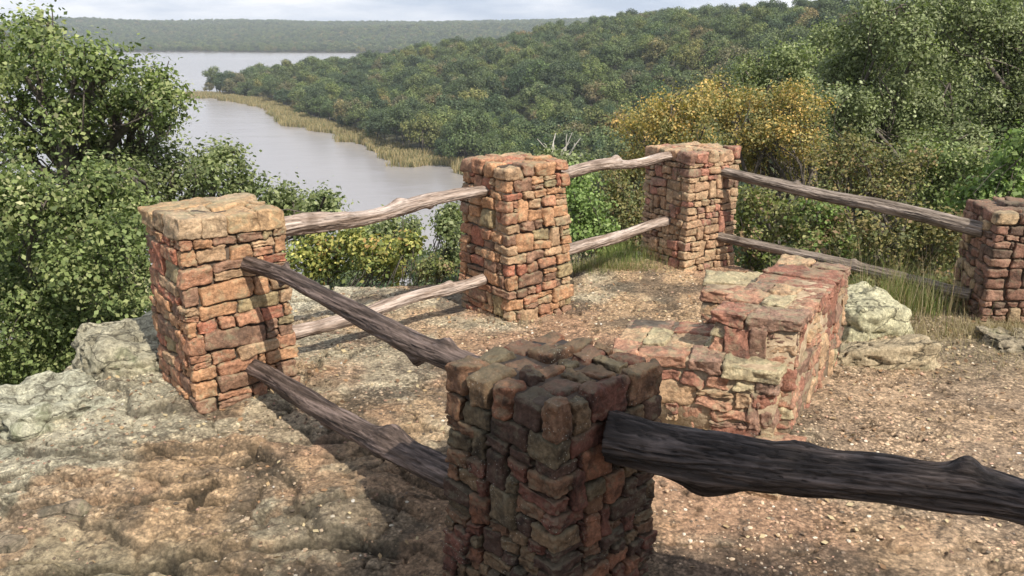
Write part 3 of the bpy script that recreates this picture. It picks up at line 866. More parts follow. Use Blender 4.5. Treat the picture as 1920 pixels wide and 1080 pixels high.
# ------------------------------------------------------------------ gravel
def ico():
    t = (1 + 5 ** 0.5) / 2
    v = np.array([(-1, t, 0), (1, t, 0), (-1, -t, 0), (1, -t, 0), (0, -1, t), (0, 1, t), (0, -1, -t), (0, 1, -t), (t, 0, -1), (t, 0, 1), (-t, 0, -1), (-t, 0, 1)], float)
    f = np.array([(0, 11, 5), (0, 5, 1), (0, 1, 7), (0, 7, 10), (0, 10, 11), (1, 5, 9), (5, 11, 4), (11, 10, 2), (10, 7, 6), (7, 1, 8), (3, 9, 4), (3, 4, 2), (3, 2, 6), (3, 6, 8), (3, 8, 9), (4, 9, 5), (2, 4, 11), (6, 2, 10), (8, 6, 7), (9, 8, 1)])
    return v / np.linalg.norm(v[0]), f
iv, if_ = ico()
N = 30000
px = rng.uniform(-3.2, 4.4, N); py = 2.7 + 5.2 * rng.random(N) ** 1.3
den = 0.5 + fb2(px, py, 1.7, 3, 91) * 1.3
keep = rng.random(N) < np.clip(den, 0.12, 1) * np.where((px < -0.4) & (py < 4.4) | (px < -1.9), 0.65, 1)
px, py = px[keep], py[keep]
pz, psd = shelf_z(px, py)
k = psd > 0.1
px, py, pz = px[k], py[k], pz[k]
n_ = len(px)
sz = 0.0030 + 0.008 * rng.random(n_) ** 4
S = sz[:, None, None] * (1 + rng.uniform(-0.35, 0.35, (n_, 1, 3))) * np.array([1.2, 1.2, 0.7]) * (1 + rng.uniform(-0.2, 0.2, (n_, 12, 1)))
V = iv[None] * S + np.stack([px, py, pz + sz * 0.15], 1)[:, None, :]
F = (if_[None] + (np.arange(n_) * 12)[:, None, None]).reshape(-1, 3)
gp = np.array([(0.58, 0.45, 0.31), (0.48, 0.34, 0.22), (0.62, 0.55, 0.43), (0.14, 0.11, 0.08), (0.20, 0.15, 0.11), (0.48, 0.30, 0.21), (0.70, 0.66, 0.58)])
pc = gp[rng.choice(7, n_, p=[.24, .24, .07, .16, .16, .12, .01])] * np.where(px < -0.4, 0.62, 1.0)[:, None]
C = np.repeat(pc, 12, 0)
def plain_mat(name, rough=0.9):
    m, t, b = mat(name)
    a_ = node(t, 'ShaderNodeVertexColor', layer_name='col'); t.links.new(a_.outputs['Color'], b.inputs['Base Color'])
    b.inputs['Roughness'].default_value = rough; b.inputs['Specular IOR Level'].default_value = 0.25
    return m
M_PEB = plain_mat('pebbles')
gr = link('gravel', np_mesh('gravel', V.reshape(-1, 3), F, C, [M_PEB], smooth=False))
tag(gr, 'loose pebbles and grit scattered over the rock shelf', 'gravel', kind='stuff')

# ------------------------------------------------------------------ foliage
def litter():
    n = 2600
    x = rng.uniform(-2.6, 4.2, n); y = rng.uniform(2.7, 7.9, n)
    pull = rng.random(n) < 0.45
    ctr = np.array([P_L, P_M, P_F, P_R, P_G, (1.3, 4.4), (1.0, 5.4), (2.6, 5.3), (3.4, 6.3)])
    c = ctr[rng.integers(0, len(ctr), n)]
    x = np.where(pull, c[:, 0] + rng.normal(0, 0.42, n), x); y = np.where(pull, c[:, 1] + rng.normal(0, 0.42, n), y)
    z, sd = shelf_z(x, y); k = sd > 0.1
    x, y, z = x[k], y[k], z[k]; n = len(x)
    pal = np.array([(0.25, 0.15, 0.08), (0.34, 0.24, 0.13), (0.16, 0.10, 0.06), (0.42, 0.34, 0.20)])
    V, F, C = leaves(np.stack([x, y, z + 0.008], 1), np.array([0, 0, 1.0]) + rng.normal(size=(n, 3)) * 0.35, 0.032, pal[rng.integers(0, 4, n)])
    o = link('leaf_litter', np_mesh('leaf_litter', V, F, C, [M_PEB], smooth=False))
    tag(o, 'dry brown oak leaves strewn over the rock', 'leaf litter', kind='stuff')
def leaves(P, Nrm, size, cols, aspect=0.68, fold=0.0):
    """one pointed quad per leaf"""
    n = len(P)
    Nrm = Nrm / np.maximum(np.linalg.norm(Nrm, axis=1)[:, None], 1e-6)
    a = rng.normal(size=(n, 3)); T = np.cross(Nrm, a); T /= np.maximum(np.linalg.norm(T, axis=1)[:, None], 1e-6)
    B = np.cross(Nrm, T)
    s = size if np.ndim(size) else np.full(n, size)
    s = (s * rng.uniform(0.5, 1.4, n))[:, None]
    V = np.stack([P - T * s * 0.5, P + B * s * aspect * 0.5 + Nrm * s * fold - T * s * 0.05, P + T * s * 0.5, P - B * s * aspect * 0.5 + Nrm * s * fold - T * s * 0.05], 1).reshape(-1, 3)
    F = np.arange(n * 4).reshape(n, 4)
    return V, F, np.repeat(cols, 4, 0)

def sph(n):
    v = rng.normal(size=(n, 3)); return v / np.linalg.norm(v, axis=1)[:, None]

def crown_leaves(blobs, dens, lsize, cl, cl_r, pal, void=0.38, noise_s=1.0, seed=0, up=0.55, jn=0.55, shell=0.6, sub=0):
    """blobs (x,y,z,r[,squash]); dens = clusters per square metre of blob surface; cl leaves per cluster"""
    Vs = []; cents = []
    pal = np.array([p[0] for p in pal]), np.array([p[1] for p in pal], float)
    Ps = []; Ns = []; Cs = []
    if sub:                                   # break every mass into smaller leafy lumps
        nb = []
        for b in blobs:
            for k_ in range(sub):
                d_ = sph(1)[0] * rng.uniform(0.50, 0.78) * b[3]
                nb.append((b[0] + d_[0], b[1] + d_[1], b[2] + d_[2] * 0.8, b[3] * rng.uniform(0.30, 0.50)))
        blobs = nb; dens = dens * 4.6 / sub
    for b in blobs:
        c = np.array(b[:3]); r = b[3]; sq = b[4] if len(b) > 4 else 0.85
        nc = max(4, int(dens * 4 * math.pi * r * r))
        d = sph(nc)
        rr = r * (shell + (1 - shell) * rng.random(nc) ** 0.6) * (1 + 0.30 * fbm(d * 1.8 + c, 2, seed))
        cc = c + d * rr[:, None] * np.array([1, 1, sq])
        k = (fbm(cc * noise_s / max(0.3, r) * 1.4 + seed, 3, seed) * 0.5 + 0.5) > void
        cc = cc[k]; d = d[k]
        tone = 1 + 0.22 * rng.normal(size=len(cc)) * 0.7
        base = pal[0][rng.choice(len(pal[0]), len(cc), p=pal[1] / pal[1].sum())]
        off_ = rng.normal(size=(len(cc), cl, 3)) * cl_r
        P = cc[:, None, :] + off_
        nn = d[:, None, :] * 0.55 + np.array([0, 0, up]) + rng.normal(size=(len(cc), cl, 3)) * jn + off_ / cl_r * 0.25
        col = base[:, None, :] * tone[:, None, None] * (1 + 0.16 * rng.normal(size=(len(cc), cl, 1)))
        Ps.append(P.reshape(-1, 3)); Ns.append(nn.reshape(-1, 3)); Cs.append(col.reshape(-1, 3)); cents.append(cc)
    return np.concatenate(Ps), np.concatenate(Ns), np.clip(np.concatenate(Cs), 0.004, 0.8), cents

def tube(acc, pts, rads, nt=7, c=(1, 1, 1), m=0):
    pts = np.array(pts, float); n = len(pts)
    d = np.gradient(pts, axis=0); d /= np.maximum(np.linalg.norm(d, axis=1)[:, None], 1e-9)
    ref = np.array([0.31, 0.95, 0.1]); a = np.cross(d, ref); a /= np.maximum(np.linalg.norm(a, axis=1)[:, None], 1e-9); b = np.cross(d, a)
    th = np.linspace(0, 2 * np.pi, nt, endpoint=False)
    V = pts[:, None, :] + np.array(rads)[:, None, None] * (np.cos(th)[None, :, None] * a[:, None, :] + np.sin(th)[None, :, None] * b[:, None, :])
    i = np.arange(n - 1)[:, None] * nt; j = np.arange(nt)[None, :]; jn = (j + 1) % nt
    F = np.stack([i + j, i + jn, i + nt + jn, i + nt + j], 2).reshape(-1, 4)
    acc.add(V.reshape(-1, 3), F, c, m)

def limb(acc, a, b, r0, r1, wob=0.12, n=8, nt=7, m=0, c=(1, 1, 1)):
    a = np.array(a, float); b = np.array(b, float)
    t = np.linspace(0, 1, n)[:, None]
    Ln = np.linalg.norm(b - a)
    o1 = rng.normal(size=3) * wob * Ln; o2 = rng.normal(size=3) * wob * Ln * 0.5
    P = a + (b - a) * t + o1 * np.sin(t * math.pi) + o2 * np.sin(t * math.pi * 2.3)
    P[0] = a
    tube(acc, P, r0 + (r1 - r0) * t[:, 0], nt, c, m)
    return P

litter()
GREEN = [((0.203, 0.248, 0.093), 5), ((0.15, 0.192, 0.072), 4), ((0.292, 0.321, 0.137), 3), ((0.097, 0.129, 0.051), 3), ((0.406, 0.402, 0.225), 1)]
GREEN_G = [((0.217, 0.248, 0.108), 5), ((0.156, 0.192, 0.084), 4), ((0.295, 0.321, 0.166), 3), ((0.104, 0.129, 0.057), 2)]
PALE = [((0.229, 0.262, 0.124), 5), ((0.166, 0.197, 0.093), 4), ((0.315, 0.342, 0.192), 3), ((0.103, 0.124, 0.055), 3)]
ORANGE = [((0.458, 0.336, 0.116), 5), ((0.353, 0.294, 0.116), 5), ((0.247, 0.236, 0.097), 4), ((0.564, 0.371, 0.136), 2), ((0.176, 0.177, 0.077), 3)]
OCHRE = [((0.216, 0.197, 0.08), 5), ((0.255, 0.21, 0.088), 3), ((0.153, 0.165, 0.073), 5), ((0.281, 0.19, 0.103), 1)]
YELLOW = [((0.322, 0.322, 0.092), 5), ((0.196, 0.23, 0.075), 5), ((0.437, 0.402, 0.127), 3), ((0.437, 0.276, 0.103), 1), ((0.127, 0.161, 0.052), 3)]
BRUSH = [((0.153, 0.178, 0.052), 5), ((0.215, 0.2, 0.089), 4), ((0.26, 0.178, 0.105), 2), ((0.306, 0.312, 0.133), 2), ((0.091, 0.105, 0.045), 3)]
BRIGHT = [((0.188, 0.263, 0.081), 5), ((0.131, 0.188, 0.062), 4), ((0.263, 0.325, 0.125), 2)]

def tree(name, base, blobs, pal, label, cat='tree', group=None, dens=9, ls=0.06, cl=26, clr=0.11, void=0.40, trunk_r=0.16, fork=None, ns=1.6, seed=0, twigs=2, shell=0.6, up=0.5, leafm=None, parts=('trunk', 'crown')):
    """blobs given in world space; becomes an Empty with trunk (limbs and twigs) and crown"""
    t = empty(name, base); B = np.array(base, float)
    dens *= 3.0; ls *= 0.94; clr *= 0.85
    P, Nn, C, cents = crown_leaves(blobs, dens, ls, cl, clr, pal, void, ns, seed, shell=shell, up=up, sub=11)
    V, F, CC = leaves(P - B, Nn, ls, C)
    me = np_mesh(parts[1], V, F, CC, [leafm or M_LEAF], smooth=False)
    link(parts[1], me, t)
    acc = Acc()
    cen = np.mean([b[:3] for b in blobs], 0)
    if fork is None: fork = B + (cen - B) * 0.45
    fork = np.array(fork, float)
    tr = limb(acc, (0, 0, 0), fork - B, trunk_r, trunk_r * 0.75, 0.05, 8, 9)
    per = max(1, len(cents) // len(blobs))
    cents = [np.concatenate(cents[i_ * per:(i_ + 1) * per]) for i_ in range(len(blobs))]
    for b, cc in zip(blobs, cents):
        e = np.array(b[:3]) - B
        s = tr[-1] if rng.random() < 0.6 else tr[-2 - int(rng.integers(0, 2))]
        pts = limb(acc, s, e, trunk_r * 0.5, trunk_r * 0.14, 0.10, 9)
        if len(cc):
            for k in range(min(len(cc), int(twigs * 4))):
                q = cc[rng.integers(len(cc))] - B
                limb(acc, pts[rng.integers(4, 9)], q, trunk_r * 0.11, 0.006, 0.12, 6, 5)
    acc.build(parts[0], [M_BARK], t)
    tag(t, label, cat, group)
    return t

def pb(L_, Y, dy=0.6):
    """blobs from (px, py, radius px) at distance Y, real size; each spread in depth"""
    out = []
    for b in L_:
        yy = Y + rng.uniform(-dy, dy) + (b[3] if len(b) > 3 else 0)
        p = at(b[0], b[1], yy)
        r = b[2] / FPX * yy * 1.04
        out.append((p[0], p[1], p[2], r))
    return out

def gzt(x, y): return float(ground_z(np.array([x]), np.array([y]))[0])

# left side oaks
rng = np.random.default_rng(5)
tree('oak_tree', (-5.9, 11.5, gzt(-5.9, 11.5)), pb([(-40, 120, 90), (15, 85, 62), (78, 55, 42), (70, 130, 70), (140, 105, 55), (165, 160, 60), (30, 200, 70), (110, 220, 55), (205, 115, 45),
     (232, 165, 52), (290, 150, 44), (318, 190, 34), (262, 205, 34), (300, 225, 24), (190, 215, 40), (-30, 260, 70), (50, 275, 36), (170, 255, 26)], 10.8, 0.9), GREEN,
     'large oak with spreading dark limbs rising over the lake at the left edge', 'tree', 'trees around the overlook', dens=11, ls=0.062, cl=26, clr=0.105, void=0.40, trunk_r=0.17, fork=at(135, 345, 11), ns=2.0, seed=1, twigs=2)
tree('oak_tree', (-5.0, 8.8, gzt(-5.0, 8.8)), pb([(-20, 380, 90), (60, 370, 62), (130, 395, 60), (30, 470, 80), (130, 490, 70), (215, 440, 55), (235, 380, 45), (220, 520, 60), (50, 570, 75), (150, 590, 70), (235, 600, 50), (-30, 660, 80), (60, 680, 70), (130, 690, 40), (-20, 760, 60), (190, 340, 35), (20, 420, 95, 1.3), (110, 440, 90, 1.3), (200, 470, 80, 1.3), (20, 560, 95, 1.3), (110, 570, 95, 1.3), (210, 570, 75, 1.2), (30, 680, 90, 1.2), (120, 650, 70, 1.2), (180, 640, 50, 1.0), (260, 520, 60, 1.2)], 8.4, 0.6), GREEN,
     'dense green oak filling the space above the chalky white boulder', 'tree', 'trees around the overlook', dens=17, ls=0.056, cl=28, clr=0.12, void=0.28, trunk_r=0.09, ns=2.2, seed=2, fork=(-5.2, 10.4, -0.6))
tree('oak_tree', (-5.4, 11.4, gzt(-5.4, 11.4)), pb([(190, 300, 42), (245, 300, 45), (300, 290, 40), (255, 350, 50), (330, 340, 55), (390, 310, 45), (435, 300, 33), (455, 345, 40), (400, 380, 55), (330, 410, 50), (480, 390, 45), (530, 380, 34), (565, 395, 26), (608, 388, 20), (520, 430, 40), (440, 440, 45), (590, 420, 22), (270, 420, 50), (150, 310, 30)], 10.6, 0.7), GREEN_G,
     'low green oak between the flat topped pillar and the open water', 'tree', 'trees around the overlook', dens=16, ls=0.058, cl=26, clr=0.11, void=0.33, trunk_r=0.11, ns=2.0, seed=3)
tree('shrub', (-2.9, 9.7, gzt(-2.9, 9.7)), pb([(560, 480, 38), (600, 465, 32), (640, 480, 40), (690, 480, 38), (735, 470, 32), (768, 455, 15), (600, 500, 30), (720, 500, 34), (660, 450, 26)], 9.0, 0.35), YELLOW,
     'yellow green shrub just past the ledge under the pale upper rail', 'shrub', 'shrubs below the ledge', dens=30, ls=0.052, cl=18, clr=0.075, void=0.34, trunk_r=0.03, ns=2.5, seed=4, parts=('stem', 'foliage'))
tree('shrub', (-1.9, 10.4, gzt(-1.9, 10.4)), pb([(700, 432, 22), (735, 428, 24), (770, 425, 12), (680, 445, 18)], 9.9, 0.2), GREEN_G,
     'grey green shrub peeking over the yellow green one', 'shrub', 'shrubs below the ledge', dens=30, ls=0.05, cl=16, clr=0.07, void=0.42, trunk_r=0.02, ns=2.5, seed=5, parts=('stem', 'foliage'))
tree('shrub', (-0.85, 8.9, gzt(-0.85, 8.9)), pb([(842, 400, 18), (830, 425, 14), (850, 440, 22), (845, 480, 20)], 8.7, 0.2), GREEN_G,
     'slim dark shrub against the left side of the lake inlet pillar', 'shrub', 'shrubs below the ledge', dens=45, ls=0.045, cl=14, clr=0.06, void=0.42, trunk_r=0.02, ns=2.5, seed=6, parts=('stem', 'foliage'))
tree('shrub', (-1.05, 8.6, gzt(-1.05, 8.6)), pb([(812, 498, 16), (795, 505, 12), (830, 502, 14)], 8.3, 0.1), BRUSH,
     'tiny scrubby bush on the ledge below the slim dark shrub', 'shrub', 'shrubs below the ledge', dens=60, ls=0.035, cl=14, clr=0.05, void=0.4, trunk_r=0.012, ns=2.5, seed=7, parts=('stem', 'foliage'))

# behind the rails between the two middle pillars
tree('shrub', (1.1, 12.4, gzt(1.1, 12.4)), pb([(1090, 345, 32), (1075, 385, 36), (1115, 400, 38), (1095, 440, 38), (1130, 440, 30), (1060, 420, 30)], 11.5, 0.3), BRIGHT,
     'bright green bush behind the rails at the lake inlet pillar', 'shrub', 'shrubs below the ledge', dens=24, ls=0.058, cl=20, clr=0.085, void=0.34, trunk_r=0.03, ns=2.2, seed=8, parts=('stem', 'foliage'))
tree('shrub', (1.9, 12.6, gzt(1.9, 12.6)), pb([(1165, 340, 34), (1150, 385, 32), (1190, 390, 36), (1175, 430, 34), (1205, 440, 34), (1130, 460, 20), (1185, 470, 28)], 12.2, 0.3), OCHRE,
     'rusty yellow bush beside the bright green one behind the rails', 'shrub', 'shrubs below the ledge', dens=22, ls=0.052, cl=20, clr=0.08, void=0.36, trunk_r=0.03, ns=2.2, seed=9, parts=('stem', 'foliage'))
# a bush with dead bleached twigs
t = tree('shrub', (0.75, 15.2, gzt(0.75, 15.2)), pb([(1020, 300, 24), (1050, 305, 26), (1080, 315, 28), (1010, 325, 24), (1045, 340, 36)], 15, 0.3), PALE,
     'pale bush with bare bleached branches above the lake inlet pillar', 'shrub', 'shrubs below the ledge', dens=12, ls=0.07, cl=22, clr=0.11, void=0.38, trunk_r=0.03, seed=10, parts=('stem', 'foliage'))
acc = Acc()
B = np.array(t.location)
root = at(1045, 315, 15) - B
for (x, y) in ((1010, 262), (1022, 280), (1040, 255), (1072, 250), (1085, 262), (1060, 270), (1032, 292), (1090, 290)):
    p = limb(acc, root + rng.normal(size=3) * 0.05, at(x, y, 15) - B, 0.022, 0.006, 0.10, 8, 5)
    limb(acc, p[4], at(x + rng.uniform(-15, 15), y + rng.uniform(-8, 6), 15) - B, 0.012, 0.004, 0.1, 5, 5)
acc.build('dead_branches', [M_DEAD], t)

# orange oaks
tree('oak_tree', (3.8, 19, gzt(3.8, 19)), pb([(1185, 240, 40), (1215, 215, 42), (1262, 200, 44), (1305, 205, 44), (1255, 250, 52), (1195, 290, 46), (1310, 260, 50), (1240, 310, 50), (1300, 320, 46), (1170, 320, 34)], 17.5, 0.7), ORANGE,
     'orange and olive oak rising left of and behind the pillar in front of it', 'tree', 'autumn oaks behind the rails', dens=10, ls=0.062, cl=26, clr=0.13, void=0.38, trunk_r=0.12, ns=2.0, seed=11)
tree('oak_tree', (6.0, 18, gzt(6.0, 18)), pb([(1352, 170, 34), (1378, 195, 36), (1345, 215, 40), (1440, 190, 38), (1490, 180, 38), (1520, 205, 34), (1420, 240, 48), (1480, 250, 50), (1380, 275, 48), (1530, 265, 34), (1440, 300, 50), (1500, 315, 45)], 18.2, 0.7), ORANGE,
     'tallest orange oak directly right of the pillar in front of the autumn trees', 'tree', 'autumn oaks behind the rails', dens=10, ls=0.062, cl=26, clr=0.13, void=0.39, trunk_r=0.13, ns=2.0, seed=12)
tree('oak_tree', (7.0, 15, gzt(7.0, 15)), pb([(1560, 285, 38), (1610, 275, 34), (1650, 300, 34), (1590, 330, 46), (1640, 350, 44), (1540, 350, 44), (1690, 340, 36), (1720, 300, 26), (1680, 390, 40)], 15.2, 0.6), OCHRE,
     'smaller ochre oak right of the tallest orange one above the long grey rail', 'tree', 'autumn oaks behind the rails', dens=9, ls=0.06, cl=24, clr=0.11, void=0.40, trunk_r=0.10, ns=2.0, seed=13)
# brush behind the long rails
tree('shrub', (3.5, 12.5, gzt(3.5, 12.5)), pb([(1420, 370, 44), (1400, 420, 36), (1460, 400, 44), (1430, 460, 42), (1490, 440, 42), (1410, 490, 30)], 11.6, 0.3), BRUSH,
     'brownish bush right behind the pillar under the long grey upper rail', 'shrub', 'shrubs below the ledge', dens=20, ls=0.06, cl=18, clr=0.09, void=0.40, trunk_r=0.03, ns=2.2, seed=14, parts=('stem', 'foliage'))
tree('shrub', (4.4, 11.8, gzt(4.4, 11.8)), pb([(1530, 390, 42), (1560, 430, 44), (1520, 470, 40), (1590, 470, 40), (1560, 510, 40), (1480, 500, 34)], 11.0, 0.3), BRUSH[1:] + BRIGHT[:1],
     'leafy mottled bush above the back wall of the bench', 'shrub', 'shrubs below the ledge', dens=20, ls=0.065, cl=18, clr=0.09, void=0.40, trunk_r=0.03, ns=2.2, seed=15, parts=('stem', 'foliage'))
tree('shrub', (5.2, 11.5, gzt(5.2, 11.5)), pb([(1630, 430, 42), (1670, 450, 42), (1640, 490, 44), (1700, 490, 42), (1740, 460, 40), (1740, 520, 42), (1670, 530, 38), (1620, 545, 30), (1720, 415, 40), (1780, 420, 40), (1790, 480, 40), (1770, 540, 36)], 10.2, 0.4), OCHRE,
     'wide golden green bush between the long grey rails', 'shrub', 'shrubs below the ledge', dens=20, ls=0.052, cl=20, clr=0.085, void=0.37, trunk_r=0.03, ns=2.2, seed=16, parts=('stem', 'foliage'))
tree('shrub', (6.4, 10.6, gzt(6.4, 10.6)), pb([(1900, 300, 40), (1925, 340, 42), (1880, 345, 30), (1850, 360, 30), (1915, 270, 28), (1820, 385, 34)], 10.4, 0.3), BRIGHT,
     'bright green leafy bush over the top of the right edge pillar', 'shrub', 'shrubs below the ledge', dens=18, ls=0.075, cl=16, clr=0.10, void=0.38, trunk_r=0.03, ns=2.2, seed=17, parts=('stem', 'foliage'))
# big pale oaks on the right
tree('oak_tree', (11, 24, gzt(11, 24)), pb([(1610, 60, 48), (1665, 25, 50), (1640, 110, 60), (1590, 140, 50), (1700, 90, 60), (1600, 200, 56), (1670, 190, 62), (1560, 190, 40), (1640, 260, 56), (1710, 160, 50), (1580, 265, 42), (1700, 250, 50)], 21.5, 1.0), PALE,
     'tall silvery green oak forming the left side of the high trees on the right', 'tree', 'trees around the overlook', dens=9, ls=0.085, cl=26, clr=0.15, void=0.41, trunk_r=0.2, ns=2.0, seed=18)
tree('oak_tree', (15, 24, gzt(15, 24)), pb([(1770, 30, 60), (1840, 20, 64), (1910, 30, 64), (1790, 110, 62), (1870, 100, 68), (1940, 110, 60), (1760, 190, 58), (1830, 190, 64), (1910, 190, 64), (1790, 260, 54), (1870, 260, 60), (1940, 250, 60)], 22, 1.2), PALE,
     'tallest silvery oak running out of the top right corner', 'tree', 'trees around the overlook', dens=9, ls=0.085, cl=26, clr=0.15, void=0.41, trunk_r=0.24, ns=2.0, seed=19)
tree('oak_tree', (9.6, 17, gzt(9.6, 17)), pb([(1730, 290, 46), (1790, 320, 52), (1850, 300, 52), (1740, 350, 46), (1800, 380, 46), (1860, 360, 48), (1910, 320, 46)], 15.5, 0.7), GREEN,
     'deep green oak behind the bright bush at the right edge', 'tree', 'trees around the overlook', dens=9.5, ls=0.07, cl=24, clr=0.12, void=0.38, trunk_r=0.14, ns=2.0, seed=20)
tree('oak_tree', (12, 31, gzt(12, 31)), pb([(1420, 130, 40), (1470, 110, 42), (1520, 120, 44), (1440, 175, 40), (1500, 170, 44), (1550, 80, 38), (1540, 230, 40), (1400, 165, 30)], 30, 1.2), GREEN_G,
     'dark green oak on the slope left of the tall silvery oak', 'tree', 'trees around the overlook', dens=4.5, ls=0.11, cl=26, clr=0.20, void=0.38, trunk_r=0.2, ns=2.0, seed=21)

# unseen oak added behind the viewer, crown shaped to shade front pillar and rail
SC = Vector((3.0, -2.9, 6.2))
sb = []
for (x, y, r) in [(-0.62, 2.75, 0.36), (-0.28, 3.40, 0.42), (0.05, 3.05, 0.62), (0.6, 2.78, 0.55), (1.15, 2.55, 0.5), (1.7, 2.4, 0.5), (0.0, 2.2, 0.7), (-0.9, 1.7, 0.6), (1.0, 1.9, 0.6), (2.2, 1.8, 0.6), (-0.4, 1.3, 0.7)]:
    hgt = rng.uniform(4.9, 6.6)
    k = hgt / sdir.z
    sb.append((x + sdir.x * k, y + sdir.y * k, hgt, r))
tree('oak_tree', (4.2, -4.6, -0.3), sb, GREEN, 'unseen oak added behind the viewpoint to shade the front pillar', 'tree', 'trees around the overlook', dens=22, ls=0.07, cl=22, clr=0.10, void=0.28, trunk_r=0.2, seed=22, fork=(3.4, -3.8, 3.4), shell=0.3)

# ------------------------------------------------------------------ woodland on the hillside
WG = [((0.138, 0.175, 0.071), 5), ((0.102, 0.136, 0.056), 4), ((0.192, 0.219, 0.104), 3), ((0.072, 0.097, 0.044), 3)]
WB = [((0.188, 0.169, 0.088), 5), ((0.15, 0.15, 0.075), 4), ((0.237, 0.188, 0.112), 2)]
WD = [((0.09, 0.122, 0.061), 5), ((0.065, 0.091, 0.047), 4), ((0.121, 0.15, 0.083), 2)]
def wood_tree_mesh(seed, pal, nl=15, leaf=0.27, dens=4.6, h=6.5, w=2.9, name='tree'):
    bl = []
    r = np.random.default_rng(seed)
    for k in range(nl):
        a = r.uniform(0, 6.28); q = w * 0.85 * r.random() ** 0.5
        bl.append((math.cos(a) * q, math.sin(a) * q, h * r.uniform(0.42, 0.86) - q * 0.25, r.uniform(0.20, 0.42) * w, 0.8))
    bl.append((0.3, -0.2, h * 0.80, w * 0.4, 0.8))
    P, Nn, C, _ = crown_leaves(bl, dens, leaf, 7, 0.22, pal, 0.27, 1.2, seed, up=0.3, jn=0.38, shell=0.88)
    V, F, CC = leaves(P, Nn, leaf, C, aspect=0.75)
    acc = Acc(); acc.add(V, F, CC, 0)
    limb(acc, (0, 0, -0.6), (0, 0, h * 0.6), 0.16, 0.08, 0.04, 5, 6, 1, (0.3, 0.3, 0.3))
    for b in bl[:5]: limb(acc, (0, 0, h * 0.35), b[:3], 0.08, 0.03, 0.08, 4, 5, 1, (0.3, 0.3, 0.3))
    return np_mesh(name, np.concatenate(acc.V), np.concatenate(acc.F), np.concatenate(acc.C), [M_LEAF_F, M_BARK], np.concatenate(acc.M), smooth=False)
kinds = []
for sd_, pal, lab, hh in [(1, WG, 'rounded green oak among the hillside woods', 6.5), (2, WD, 'dark blue green oak among the hillside woods', 7.2), (3, WG, 'rounded green oak among the hillside woods', 5.6),
                          (4, WB, 'brownish olive oak among the hillside woods', 5.6), (5, WD, 'dark blue green oak among the hillside woods', 6.0), (6, WG, 'rounded green oak among the hillside woods', 7.4)]:
    kinds.append((wood_tree_mesh(sd_, pal, h=hh, w=rng.uniform(2.3, 3.0), name='woodland_oak'), lab))

# planting positions
rng = np.random.default_rng(8)
cx_, cy_ = np.meshgrid(np.arange(-420, 480, 6.9), np.arange(24, 900, 6.9))
cx_ = cx_.ravel() + rng.uniform(-2.6, 2.6, cx_.size); cy_ = cy_.ravel() + rng.uniform(-2.6, 2.6, cy_.size)
d, ins = seg_dist(cx_, cy_, LAKE)
k = (~ins) & (d > 2.5) & (np.abs(cx_) < 0.72 * cy_ + 14) & ~((d > 330) & (cy_ > 420))
cx_, cy_ = cx_[k], cy_[k]
cz_ = ground_z(cx_, cy_)
# leave room for the trees built by hand and for the view over the ledge
k = ~((np.hypot(cx_, cy_) < 34) & (cx_ > 2)) & ~((cy_ < 60) & (cx_ < -3)) & ~((cy_ < 32))
cx_, cy_, cz_ = cx_[k], cy_[k], cz_[k]
k = ~((np.hypot(cx_, cy_) < 130) & (cx_ / cy_ < 0.42) & (cz_ + 12 > 2.2 - 0.15 * np.hypot(cx_, cy_)))
cx_, cy_, cz_ = cx_[k], cy_[k], cz_[k]
# hide none: drop those that no eye near the overlook could see (far back slopes)
dist = np.hypot(cx_, cy_)
infr = (np.abs(cx_ / cy_) < 0.62)
order = np.argsort(np.where(infr, dist, 1e6))
sizes = 0.85 + 1.35 * rng.random(len(cx_)) ** 1.3 ; kk = rng.choice(6, len(cx_), p=[.25, .18, .2, .07, .15, .15]); rots = rng.uniform(0, 6.28, len(cx_))
near_i = order[:300]; far_i = order[300:]
src = bpy.data.collections.new('woodland_kinds'); COL.children.link(src)
seen = set()
for q in near_i:
    me, lab = kinds[kk[q]]
    o = bpy.data.objects.new('woodland_tree', me)
    COL.objects.link(o)
    o.location = (cx_[q], cy_[q], cz_[q] - 0.2); o.rotation_euler = (0, 0, rots[q]); o.scale = (sizes[q],) * 3
    dsh = float(seg_dist(np.array([cx_[q]]), np.array([cy_[q]]), LAKE)[0][0])
    azi = cx_[q] / cy_[q]
    if dsh < 22: place = 'standing close to the lake shore'
    elif azi < 0.02: place = 'on the slope left of the two middle pillars'
    elif azi < 0.22: place = 'on the slope between the middle pillars'
    elif azi < 0.40: place = 'on the slope behind the autumn oaks'
    else: place = 'on the slope beyond the tall silvery oaks'
    size_w = 'small ' if sizes[q] < 1.15 else ('large ' if sizes[q] > 1.65 else '')
    tag(o, size_w + lab.replace(' among the hillside woods', '') + ' ' + place, 'tree', 'oak trees on the wooded hillside')
    if kk[q] not in seen:
        seen.add(kk[q]); src.objects.link(o); COL.objects.unlink(o)

